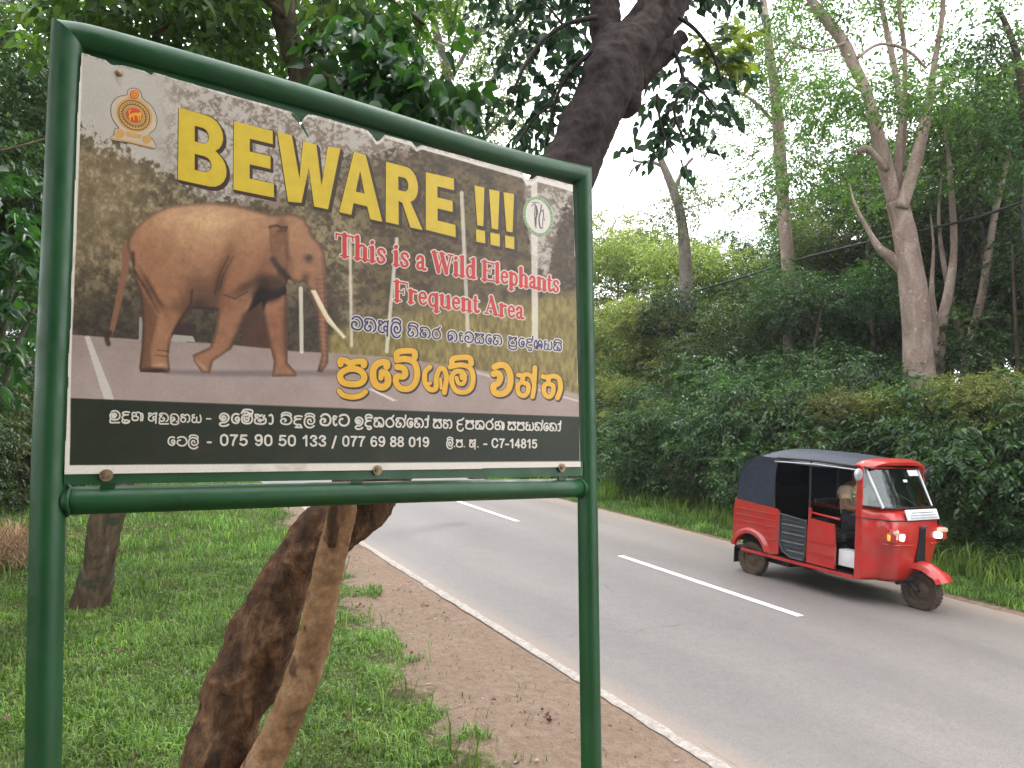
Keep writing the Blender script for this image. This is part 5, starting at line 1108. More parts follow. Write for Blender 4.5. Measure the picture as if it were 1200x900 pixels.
def tree_parts(seed, h, r0, clumps, lean=(0, 0), top=.85, sides=9, limbs=None):
    """trunk with limbs that reach every clump"""
    rs_ = random.Random(seed); b = MB(); n = 14; pts = []; rad = []
    for i in range(n):
        t = i / (n - 1); pts.append(Vector((lean[0] * t * h + .12 * h * .25 * math.sin(t * 4 + seed), lean[1] * t * h + .1 * h * .2 * math.sin(t * 3.1 + seed * 2), t * h * top - .15)))
        rad.append(r0 * ((1 - t) * .85 + .15) * (1 + .5 * math.exp(-t * 22)))
    b.tube(smooth(pts, 2), [rad[min(int(i / 2), n - 1)] for i in range(2 * (n - 1) + 1)], sides + 2, noise=limb_noise(seed))
    for c in clumps:
        c0_ = Vector(c[:3]); tz = min(max((c0_.z - .35 * Vector((c0_.x, c0_.y)).length) / (h * top), .18), .93); i = int(tz * (n - 1))
        ra = max(rad[i] * .55, .012); q, rr_ = curve_to(pts[i], c0_, ra, max(ra * .25, .006), rs_)
        b.tube(q, rr_, max(5, sides - 3), noise=limb_noise(seed + i))
        for k in range(4):
            e = c0_ + Vector((rs_.uniform(-1, 1) * c[3], rs_.uniform(-1, 1) * c[4], rs_.uniform(-.4, 1) * c[5])) * .85
            s_ = q[int(len(q) * rs_.uniform(.4, .9))]; q2, r2 = curve_to(s_, e, max(ra * .3, .008), .004, rs_, .2); b.tube(q2, r2, 4)
    return b
MT['bark_ridge'] = barkmat('ridged_brown_bark', [(.040, .026, .018), (.130, .088, .058), (.25, .185, .13)], 9, (1, 1, .18), 1.0, None, ((.07, .075, .05), 4, .6))
MT['bark_dark'] = barkmat('dark_bark', [(.035, .022, .016), (.085, .055, .04), (.15, .105, .08)], 5)
MT['bark_pale'] = barkmat('pale_pinkish_bark', [(.20, .135, .11), (.33, .24, .20), (.46, .36, .31)], 4.5, (1, 1, .5), .6, None, ((.52, .46, .41), 9, .66))
MT['bark_grey'] = barkmat('grey_lichen_bark', [(.10, .08, .07), (.19, .155, .135), (.30, .27, .24)], 5, (1, 1, .6), .5, (.13, .14, .08))
MT['lf_dark'] = leafmat('dark_evergreen_leaves', (.018, .044, .018), (.070, .135, .055), .42, .34)
MT['lf_mid'] = leafmat('mid_green_leaves', (.030, .062, .018), (.105, .165, .055), .40, .36)
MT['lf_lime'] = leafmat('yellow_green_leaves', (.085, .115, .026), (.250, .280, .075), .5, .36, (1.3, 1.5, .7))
MT['lf_olive'] = leafmat('olive_grey_leaves', (.055, .072, .040), (.150, .175, .100), .5, .38)
MT['lf_big'] = leafmat('broad_glossy_leaves', (.014, .045, .016), (.050, .115, .035), .28, .34)
MT['lf_drk2'] = leafmat('backlit_round_leaves', (.016, .036, .024), (.040, .080, .048), .4, .30, (1.2, 1.6, .9))
MT['grassm'] = leafmat('grass_blades', (.050, .110, .020), (.210, .330, .075), .5, .34, (1.25, 1.5, .7), .35, (1.3, .55, 1.25))
MT['tallgrass'] = leafmat('tall_grass_blades', (.085, .150, .030), (.260, .350, .090), .5, .42, (1.4, 1.6, .6), .35)
MT['straw'] = leafmat('dead_straw', (.20, .13, .07), (.46, .33, .19), .7, .2, (1, .9, .6), .2)

def blobs(seed, n, c, r, cr, zflat=.8, lo=None):
    rs_ = random.Random(seed); out = []
    while len(out) < n:
        x, y, z = (rs_.uniform(-1, 1) for _ in range(3))
        if x * x + y * y + z * z > 1: continue
        k = rs_.uniform(*cr); zz = c[2] + z * r[2]
        if lo is not None: zz = max(zz, lo)
        out.append((c[0] + x * r[0], c[1] + y * r[1], zz, k, k, k * zflat))
    return out
def proto(name, label, cat, seed, h, r0, clumps, ntw, K, L, W, leaf, bark, shape='diamond', droop=.35, twl=.32, stem='trunk', crown='crown', **kw):
    t = empty(name, (0, 0, -500), 0, label, cat)
    tree_parts(seed, h, r0, clumps).build(stem, MT[bark], t)
    o = link(crown, crown_mesh(crown, clumps, ntw, K, L, W, seed, shape, droop, twl, **kw), MT[leaf], t); o['kind'] = 'stuff'
    return t
used_p = set()
def put(t, x, y, rz, s, label, group=None, z=0, sz=None):
    if t.name in used_p: o = copy_tree(t)
    else: o = t; used_p.add(t.name)
    o.location = (x, y, z - .03); o.rotation_euler = (0, 0, rz); o.scale = (s, s, sz or s); o['label'] = label
    if group: o['group'] = group
    elif 'group' in o: del o['group']
    return o
tall = [proto('forest_tree', '', 'tree', 21 + i, 10.5, .15, blobs(60 + i, 17, (0, 0, 6.9), (2.2, 2.2, 3.2), (.6, 1.15), .65), 3900, 7, .13, .06, lf, bk, flat=.4)
        for i, (lf, bk) in enumerate((('lf_dark', 'bark_dark'), ('lf_mid', 'bark_grey'), ('lf_olive', 'bark_grey')))]
mid = [proto('young_tree', '', 'tree', 31 + i, 6.0, .08, blobs(70 + i, 12, (0, 0, 3.6), (1.5, 1.5, 2.2), (.5, .9), .6), 2300, 8, .10, .042, lf, bk, flat=.35)
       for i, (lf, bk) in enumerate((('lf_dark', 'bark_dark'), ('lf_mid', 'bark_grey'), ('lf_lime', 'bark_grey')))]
shrub = [proto('shrub', '', 'shrub', 41 + i, 1.9, .035, blobs(80 + i, 12, (0, 0, 1.0), (1.0, 1.0, .85), (.35, .62), .7, .25), 2300, 8, L_, W_, lf, 'bark_dark', stem='stem', crown='foliage', twl=.26, flat=.6)
         for i, (lf, L_, W_) in enumerate((('lf_dark', .085, .034), ('lf_mid', .070, .030), ('lf_olive', .085, .036)))]
frond = proto('frond_shrub', '', 'shrub', 52, 3.0, .04, blobs(91, 9, (0, 0, 1.9), (1.1, 1.1, .9), (.45, .75), .35), 700, 15, .11, .042, 'lf_dark', 'bark_grey', stem='stem', crown='foliage', twl=.62, droop=.5, flat=.25)

# ---- right-hand side of the road: hedge, young trees, tall trees
r3 = random.Random(5)
y = -2.0; k = 0
while y < 46:
    x = 10.9 + r3.uniform(-.25, .45); s = r3.uniform(.6, 1.25)
    if 5.2 < y < 7.4: s = min(s, .8) * .72
    put(shrub[k % 3], x, y, r3.uniform(0, 6.28), s, 'dark green shrub in the dense hedge along the far verge', 'shrubs of the hedge beyond the road'); y += r3.uniform(.95, 1.25) * (1 if y < 20 else 1.6); k += 1
y = -1.5
while y < 46:
    if 6.0 < y < 7.9 or r3.random() < .2: y += 1.2; k += 1; continue
    put(shrub[(k * 2) % 3], 12.2 + r3.uniform(-.3, .4), y, r3.uniform(0, 6.28), r3.uniform(1.25, 1.6), 'taller dark shrub in the second row of the far hedge', 'tall shrubs behind the hedge'); y += r3.uniform(1.2, 1.5) * (1 if y < 20 else 1.6); k += 1
def C_(px, X): # where the sight line of a photo column crosses x = X
    r = ray(px, 480); return r[1] * X / r[0]
MIDS = [(13.4, C_(1190, 13.4), 0, 1.05), (15.2, C_(1140, 15.2), 1, 1.0), (15.0, C_(1020, 15.0), 0, 1.0), (13.0, C_(960, 13.0), 0, .95), (13.3, C_(905, 13.3), 0, 1.0), (13.2, C_(860, 13.2), 1, .95), (13.6, C_(820, 13.6), 0, .95), (13.2, C_(775, 13.2), 2, .85), (12.9, C_(735, 12.9), 2, .9), (15.0, C_(712, 15.0), 2, 1.4), (15.4, C_(755, 15.4), 2, 1.35), (17, C_(730, 17), 2, 1.6), (15.5, C_(800, 15.5), 2, 1.25), (16, C_(845, 16), 1, 1.25),
        (13.2, 2.5, 0, 1.1), (13.4, .5, 1, 1.1), (13.2, 22, 0, 1.0), (13.4, 24.5, 1, 1.1), (13.1, 27.5, 0, 1.0), (13.4, 31, 2, 1.0), (13.2, 35, 0, 1.1), (13.2, 40, 1, 1.1)]
for x, y, v, s in MIDS:
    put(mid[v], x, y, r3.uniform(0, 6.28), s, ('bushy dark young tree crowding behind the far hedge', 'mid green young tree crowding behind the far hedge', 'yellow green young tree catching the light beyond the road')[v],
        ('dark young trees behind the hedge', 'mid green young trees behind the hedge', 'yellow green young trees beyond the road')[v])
TALLS = [(16.5, C_(1185, 16.5), 1, .95), (17.5, C_(1130, 17.5), 0, .92), (16.2, C_(1015, 16.2), 1, .80), (18.5, C_(985, 18.5), 0, .92), (16.5, C_(940, 16.5), 2, .78), (19.5, C_(900, 19.5), 0, .86), (17.5, C_(862, 17.5), 0, .78), (22, C_(825, 22), 2, .80), (25, C_(790, 25), 2, .74), (24, C_(750, 24), 0, .60), (22, C_(712, 22), 1, .62), (19, C_(690, 19), 2, .62),
         (23, C_(1060, 23), 0, 1.1), (24, C_(1160, 24), 2, 1.1), (21, C_(960, 21), 1, .85), (26, C_(900, 26), 1, .9), (19, C_(1100, 19), 0, 1.05), (18, C_(1040, 18), 0, .95), (20, C_(1195, 20), 0, 1.1), (16.8, C_(1160, 16.8), 2, .85), (20, C_(1010, 20), 1, 1.0), (16, 1, 0, 1.0), (17, 3.2, 1, 1.0), (17, 26, 0, .8), (18, 30, 1, .9), (17, 34, 0, 1), (16, 39, 2, 1), (15, 45, 0, 1), (22, 40, 1, 1)]
for x, y, v, s in TALLS:
    put(tall[v], x, y, r3.uniform(0, 6.28), s, ('tall dark leaved tree in the forest beyond the road', 'tall mid green tree in the forest beyond the road', 'tall olive leaved tree in the forest beyond the road')[v],
        ('tall dark forest trees beyond the road', 'tall mid green forest trees beyond the road', 'tall olive forest trees beyond the road')[v])
for px, X, s in ((745, 11.2, .7), (800, 11.6, .95), (835, 11.0, .75), (850, 12.3, 1.15), (880, 11.3, .85), (912, 11.5, 1.0), (955, 12.2, 1.15), (1150, 11.6, 1.0), (990, 11.6, .95), (1185, 11.0, .8), (1215, 11.4, 1.0), (930, 10.9, .6)):
    put(frond, X, C_(px, X), r3.uniform(0, 6.28), s, 'feathery shrub with long drooping leaf sprays above the far hedge', 'feathery shrubs above the hedge')
for px, X, s in ((895, 11.0, .42), (985, 10.9, .45), (1050, 11.2, .46), (1165, 11.0, .50), (780, 10.9, .40), (722, 11.0, .5)):
    put(mid[2], X, C_(px, X), r3.uniform(0, 6.28), s, 'small fresh green sapling bush standing in front of the dark hedge', 'fresh green bushes in front of the hedge')
# ---- end of the road and the forest on the near side
for k in range(14):
    put(tall[k % 3], -6 + k * 2.2 + r3.uniform(-.6, .6), 62 + r3.uniform(-5, 5), r3.uniform(0, 6.28), r3.uniform(1.0, 1.35), 'tall tree closing the view where the road bends away', 'trees at the bend of the road')
    put(shrub[k % 3], -6 + k * 2.2, 54 + r3.uniform(-2, 2), r3.uniform(0, 6.28), 2.2, 'shrub closing the view where the road bends away', 'shrubs at the bend of the road')
for x, y, v, s in [(-1.2, 13.5, 0, .85), (-3.0, 11.5, 0, .9), (.4, 16.5, 1, .85), (-2.2, 17, 0, 1.0), (1.0, 21, 0, .9), (-1.2, 23, 1, 1.0), (1.4, 27, 0, 1.0), (.5, 33, 1, 1.1), (1.2, 40, 0, 1.1), (-4.5, 15, 1, 1.0), (-5, 9, 0, 1.0), (-4.2, 21, 2, 1), (1.5, 48, 1, 1.1)]:
    put(tall[v], x, y, r3.uniform(0, 6.28), s, ('tall dark tree in the wood behind the warning board', 'tall mid green tree in the wood behind the warning board', 'tall olive tree in the wood behind the warning board')[v], ('dark trees of the near wood', 'mid green trees of the near wood', 'olive trees of the near wood')[v])
for x, y, v, s in [(-2.1, 11.8, 0, .8), (-.9, 15.2, 1, .8), (-3.6, 14, 0, .95), (.6, 19, 0, .85), (-2.6, 9.6, 0, .75), (-4.6, 11.5, 1, 1.0), (1.3, 24, 1, .9), (1.2, 30, 0, .95)]:
    put(mid[v], x, y, r3.uniform(0, 6.28), s, ('dark bushy young tree in the wood left of the board', 'mid green young tree in the wood left of the board')[v], ('dark young trees of the near wood', 'mid green young trees of the near wood')[v])
for x, y, v, s in [(-1.9, 10.9, 0, .95), (-1.1, 13.0, 2, 1.0), (-2.9, 9.4, 2, 1.0), (-3.4, 11.2, 1, 1.1), (-.1, 14.8, 0, .9), (-2.4, 13.6, 0, 1.2), (.7, 17.5, 1, .9), (1.1, 21, 0, 1), (1.4, 26, 2, 1), (-4.2, 8, 0, 1.1), (1.6, 33, 0, 1.2), (1.5, 40, 1, 1.4)]:
    put(shrub[v], x, y, r3.uniform(0, 6.28), s, ('dark leafy shrub at the edge of the near lawn', 'mid green leafy shrub at the edge of the near lawn', 'broad leaved dark shrub at the edge of the near lawn')[v], ('dark shrubs by the lawn', 'mid green shrubs by the lawn', 'broad leaved shrubs by the lawn')[v])

# ---- the wood goes on behind and above the viewer and shades the board
for x, y, v, s in [(-3.2, -1.5, 0, .95), (-.6, -3.6, 0, .9), (1.6, -5.5, 1, .9), (-5.5, 1.8, 1, 1.0), (-4, -5.5, 0, 1.1), (-1.5, -8, 1, 1.1), (1.8, -10, 0, 1.1), (-6.5, -3, 0, 1.2), (.5, -13, 0, 1.3), (-3.5, -11, 0, 1.3), (-7, 5.5, 0, 1.1), (2.0, -2.6, 0, .8)]:
    put(tall[v], x, y, r3.uniform(0, 6.28), s, ('tall dark tree of the wood behind the viewer', 'tall mid green tree of the wood behind the viewer')[v], ('dark trees of the wood behind the viewer', 'mid green trees of the wood behind the viewer')[v])
for k in range(9):
    put(mid[k % 2], -5 + k * .95, -5.5 - .5 * (k % 3), r3.uniform(0, 6.28), 1.0, 'young tree of the wood behind the viewer', 'young trees behind the viewer')
HAZE = .0009
# ================================================================== HERO TREES
def path_px(lst, depth):
    """(px, py, width_px) at depth -> points and radii"""
    pts, rad = [], []
    for i, q in enumerate(lst):
        d = depth(i / (len(lst) - 1)) if callable(depth) else depth
        pts.append(P(q[0], q[1], d)); rad.append(q[2] / 2 * d / F)
    return pts, rad
def limb(b, lst, depth, n=14, sub=6, seed=0, amt=.10):
    pts, rad = path_px(lst, depth); sp = smooth(pts, sub); rr_ = []
    for i in range(len(sp)):
        t = i / sub; k = min(int(t), len(rad) - 2); rr_.append(rad[k] + (rad[k + 1] - rad[k]) * (t - k))
    b.tube(sp, rr_, n, noise=limb_noise(seed, amt)); return sp
def mound(p, r, hgt=.05): pass
# ---- the leaning double trunk right behind the board
MT['bark_main'] = barkmat('scaly_reddish_brown_bark', [(.030, .017, .011), (.12, .060, .032), (.32, .17, .088)], 11, (1, 1, .5), 1.3)
MT['bark_stem'] = barkmat('mottled_tan_bark', [(.16, .080, .038), (.29, .155, .078), (.40, .245, .14)], 4, (1, 1, 1.2), .5, None, ((.10, .05, .035), 6, .64))
def rough_tree(o, amt, scale):
    pass
base = G(246, 960); r0 = MR @ np.array([246 - 600, 960 - 450, F]); D0 = float(CAMH * -1 / r0[2] * F)
D1 = D0 + .15
main = empty('leaning_tree', (base.x, base.y, 0), 0, 'thick dark leaning tree with a second tan stem rising behind the warning board', 'tree')
def child_world(b, name, mat, par, sub=False):
    o = b.build(name, mat, par); o.location = -par.location; return o
b = MB()
low = [(222, 1010, 104), (238, 950, 90), (256, 885, 79), (275, 825, 78), (298, 771, 80), (319, 718, 70), (342, 670, 66), (385, 622, 62), (430, 580, 66), (520, 450, 64), (610, 305, 66), (660, 210, 64), (684, 160, 64), (708, 112, 70), (724, 78, 76), (738, 50, 70)]
low_mb = MB(); k0 = 11
limb(low_mb, low[:k0 + 1], lambda t: D0 - .08 + t * .55 * k0 / (len(low) - 1), 26, 6, 3, .16)
limb(b, low[k0 - 1:], lambda t: D0 - .08 + .55 * (k0 - 1 + t * (len(low) - k0)) / (len(low) - 1), 26, 6, 3, .12)
DT = D0 + .47
MT['bark_upper'] = barkmat('smooth_backlit_bark', [(.030, .022, .022), (.052, .038, .036), (.080, .060, .056)], 5, (1, 1, .6), .35, None, ((.10, .075, .07), 3, .62))  # smoother upper bark, its colour also darkened to stand in for backlight
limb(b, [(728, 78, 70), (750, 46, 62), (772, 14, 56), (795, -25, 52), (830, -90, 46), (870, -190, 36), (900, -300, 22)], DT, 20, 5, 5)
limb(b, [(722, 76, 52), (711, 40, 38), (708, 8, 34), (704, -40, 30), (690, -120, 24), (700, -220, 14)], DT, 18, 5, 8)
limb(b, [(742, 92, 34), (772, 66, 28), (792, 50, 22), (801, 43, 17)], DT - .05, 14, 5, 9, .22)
for i, (x, y, r_) in enumerate(((268, 778, .05), (708, 70, .09), (735, 115, .08), (690, 130, .06))):
    (low_mb if y > 300 else b).sphere(P(x, y, D0 + (.0 if y > 300 else .42)), r_, (1, 1, 1.3), 14, 10)
tr = child_world(low_mb, 'trunk', MT['bark_main'], main)
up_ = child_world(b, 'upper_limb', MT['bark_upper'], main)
b = MB()
limb(b, [(285, 960, 52), (305, 905, 46), (330, 852, 41), (356, 792, 39), (371, 735, 38), (384, 672, 37), (396, 620, 33), (405, 585, 27), (412, 530, 24), (440, 420, 24), (500, 300, 22)], lambda t: D0 - .20 + t * .2, 20, 6, 12, .10)
st = child_world(b, 'second_stem', MT['bark_stem'], main)
b = MB(); limb(b, [(388, 640, 15), (392, 600, 17), (396, 575, 16), (399, 545, 14)], D0 - .13, 10, 5, 15, .2); child_world(b, 'bark_strip', MT['bark_main'], main)
for o in (tr, st, up_):                       # real relief on the bark
    sb = o.modifiers.new('sub', 'SUBSURF'); sb.levels = sb.render_levels = 2
    tx = bpy.data.textures.new('bark_relief', 'CLOUDS'); tx.noise_scale = .055; tx.noise_depth = 4
    dm = o.modifiers.new('relief', 'DISPLACE'); dm.texture = tx; dm.strength = {tr: .036, st: .016, up_: .024}[o]; dm.mid_level = .5; dm.texture_coords = 'LOCAL'
def twig_net(b, segs, depth):
    for lst in segs: limb(b, lst, depth, 6, 4, 1, .05)
b = MB()
twig_net(b, [[(694, 60, 7), (668, 85, 5), (650, 120, 4), (640, 170, 3)], [(676, 78, 4), (684, 120, 2.5), (688, 160, 2)], [(700, 20, 7), (660, 30, 5), (625, 60, 4), (600, 110, 3)], [(660, 30, 4), (640, 5, 3), (610, -20, 2)], [(650, 120, 3), (625, 140, 2.5), (608, 165, 2)],
             [(795, 20, 6), (815, 35, 5), (835, 62, 4), (845, 95, 3)], [(835, 62, 3), (850, 80, 2), (856, 95, 2)], [(790, 60, 6), (800, 90, 5), (790, 130, 4), (800, 160, 3)], [(800, 90, 4), (825, 110, 3), (840, 130, 2)], [(770, 110, 4), (775, 150, 3), (790, 180, 2)]], DT - .1)
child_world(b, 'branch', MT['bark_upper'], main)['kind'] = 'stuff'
def pclump(px, py, d, r, rz=None):       # leaf clump as seen in the photo
    c = P(px, py, d); k = r * d / F; return (c.x, c.y, c.z, k, k * 1.2, (rz or r) * d / F)
cl = [pclump(x, y, DT + dz, r, rz) for x, y, dz, r, rz in ((632, 60, .2, 38, 34), (660, 25, .3, 34, 30), (640, 130, .3, 34, 30), (655, 165, .4, 34, 22), (612, 150, .2, 26, 26), (600, 40, .5, 28, 30), (675, 95, .1, 20, 34), (660, -40, .3, 60, 40), (600, -60, .6, 60, 40),
      (812, 88, .3, 32, 34), (790, 120, .2, 26, 26), (820, 130, .3, 26, 20), (800, 165, .2, 24, 26), (835, 100, .4, 24, 22), (775, 150, .1, 16, 16), (850, -60, .3, 70, 40), (760, -90, .3, 70, 40), (900, -120, .5, 70, 50))]
o = link('crown', crown_mesh('crown', cl, 560, 7, .062, .046, 5, 'heart', .75, .20, upn=.4, shell=1.0), MT['lf_drk2'], main); o.location = -main.location; o['kind'] = 'stuff'
cl = [pclump(848, 62, DT + .6, 14, 10), pclump(862, 52, DT + .7, 8, 8)]
o = link('bright_spray', crown_mesh('bright_spray', cl, 26, 8, .075, .05, 6, 'heart', .3, .16), MT['lf_lime'], main); o.location = -main.location; o['kind'] = 'stuff'
# ---- slim tree at the left with its crown over the board
b0 = G(106, 708); rr0 = ray(106, 708); DL = -CAMH / rr0[2] * F
left = empty('slender_tree', (b0.x, b0.y, 0), 0, 'slender brown tree on the lawn left of the leaning tree, crown above the board', 'tree')
b = MB()
limb(b, [(100, 740, 48), (107, 706, 41), (113, 675, 37), (120, 640, 36), (127, 600, 36), (165, 480, 35), (230, 330, 34), (300, 190, 32), (350, 100, 30), (344, 62, 28), (334, 25, 27), (331, -20, 26), (322, -90, 22), (300, -180, 14)], lambda t: DL - .9 * t, 16, 6, 21, .12)
limb(b, [(345, 70, 8), (375, 85, 7), (415, 105, 6), (470, 110, 4)], DL - .9, 8, 4, 22); limb(b, [(335, 20, 10), (290, -10, 8), (230, 10, 6), (180, 40, 4)], DL - .8, 8, 4, 23)
limb(b, [(331, -10, 10), (380, -30, 8), (440, -10, 6), (500, 30, 4)], DL - 1.0, 8, 4, 24); limb(b, [(420, 106, 3), (432, 120, 3), (450, 118, 2)], DL - 1.5, 6, 4, 24)
tl_ = child_world(b, 'trunk', MT['bark_ridge'], left)
sb = tl_.modifiers.new('sub', 'SUBSURF'); sb.levels = sb.render_levels = 1
tx = bpy.data.textures.new('bark_relief_fine', 'CLOUDS'); tx.noise_scale = .06; tx.noise_depth = 3
dm = tl_.modifiers.new('relief', 'DISPLACE'); dm.texture = tx; dm.strength = .035; dm.mid_level = .5; dm.texture_coords = 'LOCAL'
cl = [pclump(x, y, DL - 1.2 + dz, r, rz) for x, y, dz, r, rz in ((290, 40, 1.6, 50, 50), (240, 30, 1.5, 60, 45), (180, 25, .6, 55, 40), (120, 10, .6, 50, 40), (405, 30, 1.4, 45, 45), (395, 90, 1.3, 26, 26), (430, 60, .6, 46, 40), (250, 80, .7, 50, 30), (330, -80, 1.2, 110, 50), (200, -60, .3, 110, 60), (450, -50, .1, 90, 50), (70, 20, .8, 40, 40), (160, 70, .9, 40, 25))]
o = link('crown', crown_mesh('crown', cl, 1350, 7, .105, .058, 15, 'heart', .55, .34, upn=.7), MT['lf_mid'], left); o.location = -left.location; o['kind'] = 'stuff'
cl = [pclump(x, y, DL - 2.2, r, rz) for x, y, r, rz in ((430, 80, 34, 26), (470, 90, 40, 28), (510, 100, 32, 24), (490, 122, 28, 14), (400, 100, 20, 12), (530, 105, 14, 16), (450, 40, 34, 24), (400, 55, 18, 24))]
o = link('broad_leaf_sprays', crown_mesh('broad_leaf_sprays', cl, 95, 7, .125, .08, 16, 'heart', .85, .34, upn=.5), MT['lf_big'], left); o.location = -left.location; o['kind'] = 'stuff'

# ---- pale forked tree on the far side
DP = 13.0
pt = P(1082, 560, DP); pale = empty('forked_tree', (pt.x, pt.y, 0), 0, 'tall pale pinkish trunk forking into bare limbs behind the three-wheeler', 'tree')
b = MB()
L = lambda lst, dz=0, n=12, s=1: limb(b, [(x, y, w_ * (.74 if y > 300 else .62)) for x, y, w_ in lst], DP + dz, n, 5, s, .09)
L([(1084, 640, 50), (1083, 560, 44), (1082, 500, 42), (1078, 440, 43), (1073, 370, 42), (1066, 310, 39), (1058, 262, 38), (1050, 235, 36)], 0, 18, 2)
L([(1052, 245, 32), (1040, 205, 28), (1030, 165, 25), (1022, 130, 20), (1012, 100, 19), (1000, 75, 22), (985, 45, 21), (962, 15, 18), (935, -20, 15), (900, -60, 11)], .1, 12, 3)
L([(1056, 245, 26), (1070, 200, 23), (1082, 155, 19), (1090, 110, 15), (1096, 70, 11), (1104, 20, 9), (1106, -30, 8)], -.1, 12, 4)
L([(1055, 240, 15), (1053, 190, 13), (1056, 140, 12), (1052, 100, 11), (1044, 60, 11), (1036, 20, 9), (1028, -30, 8)], .2, 10, 5)
L([(1058, 200, 10), (1060, 120, 10), (1060, 60, 9), (1054, 10, 8), (1052, -40, 7)], .3, 9, 6)
L([(1066, 325, 24), (1048, 305, 18), (1030, 290, 14), (1020, 274, 10), (1009, 254, 7), (1000, 234, 4), (996, 215, 1.5)], .1, 9, 7)
L([(1040, 200, 12), (1018, 175, 14), (1005, 178, 10)], .0, 9, 8)
L([(1005, 68, 7), (1030, 52, 6), (1062, 58, 6), (1085, 80, 5)], -.1, 8, 9)
L([(1090, 120, 6), (1110, 90, 5), (1130, 60, 4)], 0, 7, 10); L([(990, 50, 6), (960, 60, 4), (930, 50, 3)], 0, 7, 10)
L([(1096, 520, 20), (1098, 450, 18), (1102, 390, 17), (1112, 340, 15), (1118, 290, 12), (1116, 240, 10), (1112, 190, 8), (1106, 140, 5), (1104, 90, 2)], .5, 10, 11)
L([(1098, 430, 14), (1096, 380, 10), (1092, 340, 8), (1094, 290, 5), (1090, 250, 2)], .4, 8, 12)
child_world(b, 'trunk', MT['bark_pale'], pale)
cl = [pclump(x, y, DP + dz, r, rz) for x, y, dz, r, rz in ((960, 105, -1.0, 44, 18), (1010, 112, -1.2, 44, 16), (1065, 108, -1.2, 44, 18), (1120, 112, -1, 44, 24), (1160, 200, -.4, 40, 30), (960, 190, 1.5, 60, 30), (1010, 220, 2, 50, 30), (900, 220, 1.5, 50, 30), (1130, 200, 1.5, 60, 36), (1000, 20, .4, 46, 26), (940, 30, .2, 40, 24), (1075, 60, .5, 36, 26), (1100, 100, .2, 44, 30), (1140, 110, .5, 46, 34), (985, 110, -.4, 56, 20), (1040, 115, .8, 44, 20), (955, 130, 0, 46, 22), (1110, 150, .6, 50, 30), (1170, 70, 0, 34, 34), (1180, 150, .4, 36, 40), (900, 60, .4, 40, 24), (1010, 140, 1.0, 50, 20), (940, -30, 0, 60, 30), (1060, -40, 0, 80, 30), (1150, -20, 0, 60, 26))]
o = link('crown', crown_mesh('crown', cl, 3000, 7, .10, .05, 25, 'diamond', .4, .36, flat=.35, shell=1.2), MT['lf_mid'], pale); o.location = -pale.location; o['kind'] = 'stuff'
def bare(name, label, lsts, d, mat, seed, cl=None, leaf=None, ntw=0, cat='tree', LW=(.1, .045)):
    q = lsts[0][0]; p0 = P(q[0], q[1], d); t = empty(name, (p0.x, p0.y, 0), 0, label, cat); b = MB()
    for i, l in enumerate(lsts): limb(b, l, d + .05 * i, 9, 5, seed + i, .08)
    child_world(b, 'trunk', mat, t)
    if cl:
        o = link('crown', crown_mesh('crown', [pclump(*c) for c in cl], ntw, 7, LW[0], LW[1], seed, 'diamond', .4, .36, flat=.35, shell=1.2), MT[leaf], t); o.location = -t.location; o['kind'] = 'stuff'
    return t
bare('slim_tree', 'slim white barked trunk standing left of the pale forked tree', [[(932, 560, 15), (926, 440, 15), (925, 330, 15), (918, 240, 15), (914, 180, 14), (910, 120, 12), (903, 70, 11), (897, 20, 9), (890, -30, 7)], [(912, 150, 5), (885, 120, 4), (860, 105, 3)], [(905, 90, 4), (925, 60, 3), (940, 30, 3)]], 17, MT['bark_pale'], 61,
     [(915, 180, 17, 46, 30), (880, 110, 17.2, 44, 24), (930, 110, 16.6, 40, 26), (870, 60, 17, 46, 24), (910, 20, 17, 50, 26), (955, 80, 17, 34, 24), (850, 160, 17.3, 34, 20)], 'lf_mid', 1150)
bare('dead_tree', 'grey dead tree with a crooked bare branch against the open sky', [[(812, 560, 16), (806, 400, 16), (803, 300, 14), (797, 250, 12), (786, 215, 10), (774, 185, 7), (770, 165, 4)], [(776, 195, 4.5), (764, 190, 4), (752, 190, 3), (741, 188, 2.5)], [(742, 188, 2), (742, 176, 1.5)], [(790, 225, 6), (800, 200, 4), (812, 185, 3)]], 19, MT['bark_grey'], 65,
     [(800, 240, 19.3, 26, 18), (820, 225, 19, 30, 18), (785, 262, 19, 24, 18)], 'lf_olive', 320)
GP = 'thin pale saplings at the right edge'
for k, (l, d) in enumerate((([(1128, 520, 9), (1130, 440, 9), (1136, 400, 8), (1150, 350, 9), (1158, 300, 8), (1166, 250, 7), (1180, 190, 5), (1190, 130, 2)], 13.6), ([(1160, 520, 6), (1158, 400, 6), (1152, 300, 6), (1148, 200, 4), (1150, 100, 1.5)], 14.4), ([(1118, 500, 8), (1138, 450, 9), (1128, 400, 7), (1110, 330, 6), (1100, 260, 4), (1104, 200, 1.5)], 13.9))):
    bare('sapling', ('leaning pale sapling beside the forked tree near the right edge', 'straight thin sapling furthest right among the pale stems', 'crooked short pale sapling touching the forked tree')[k], [l], d, MT['bark_pale'], 70 + k)
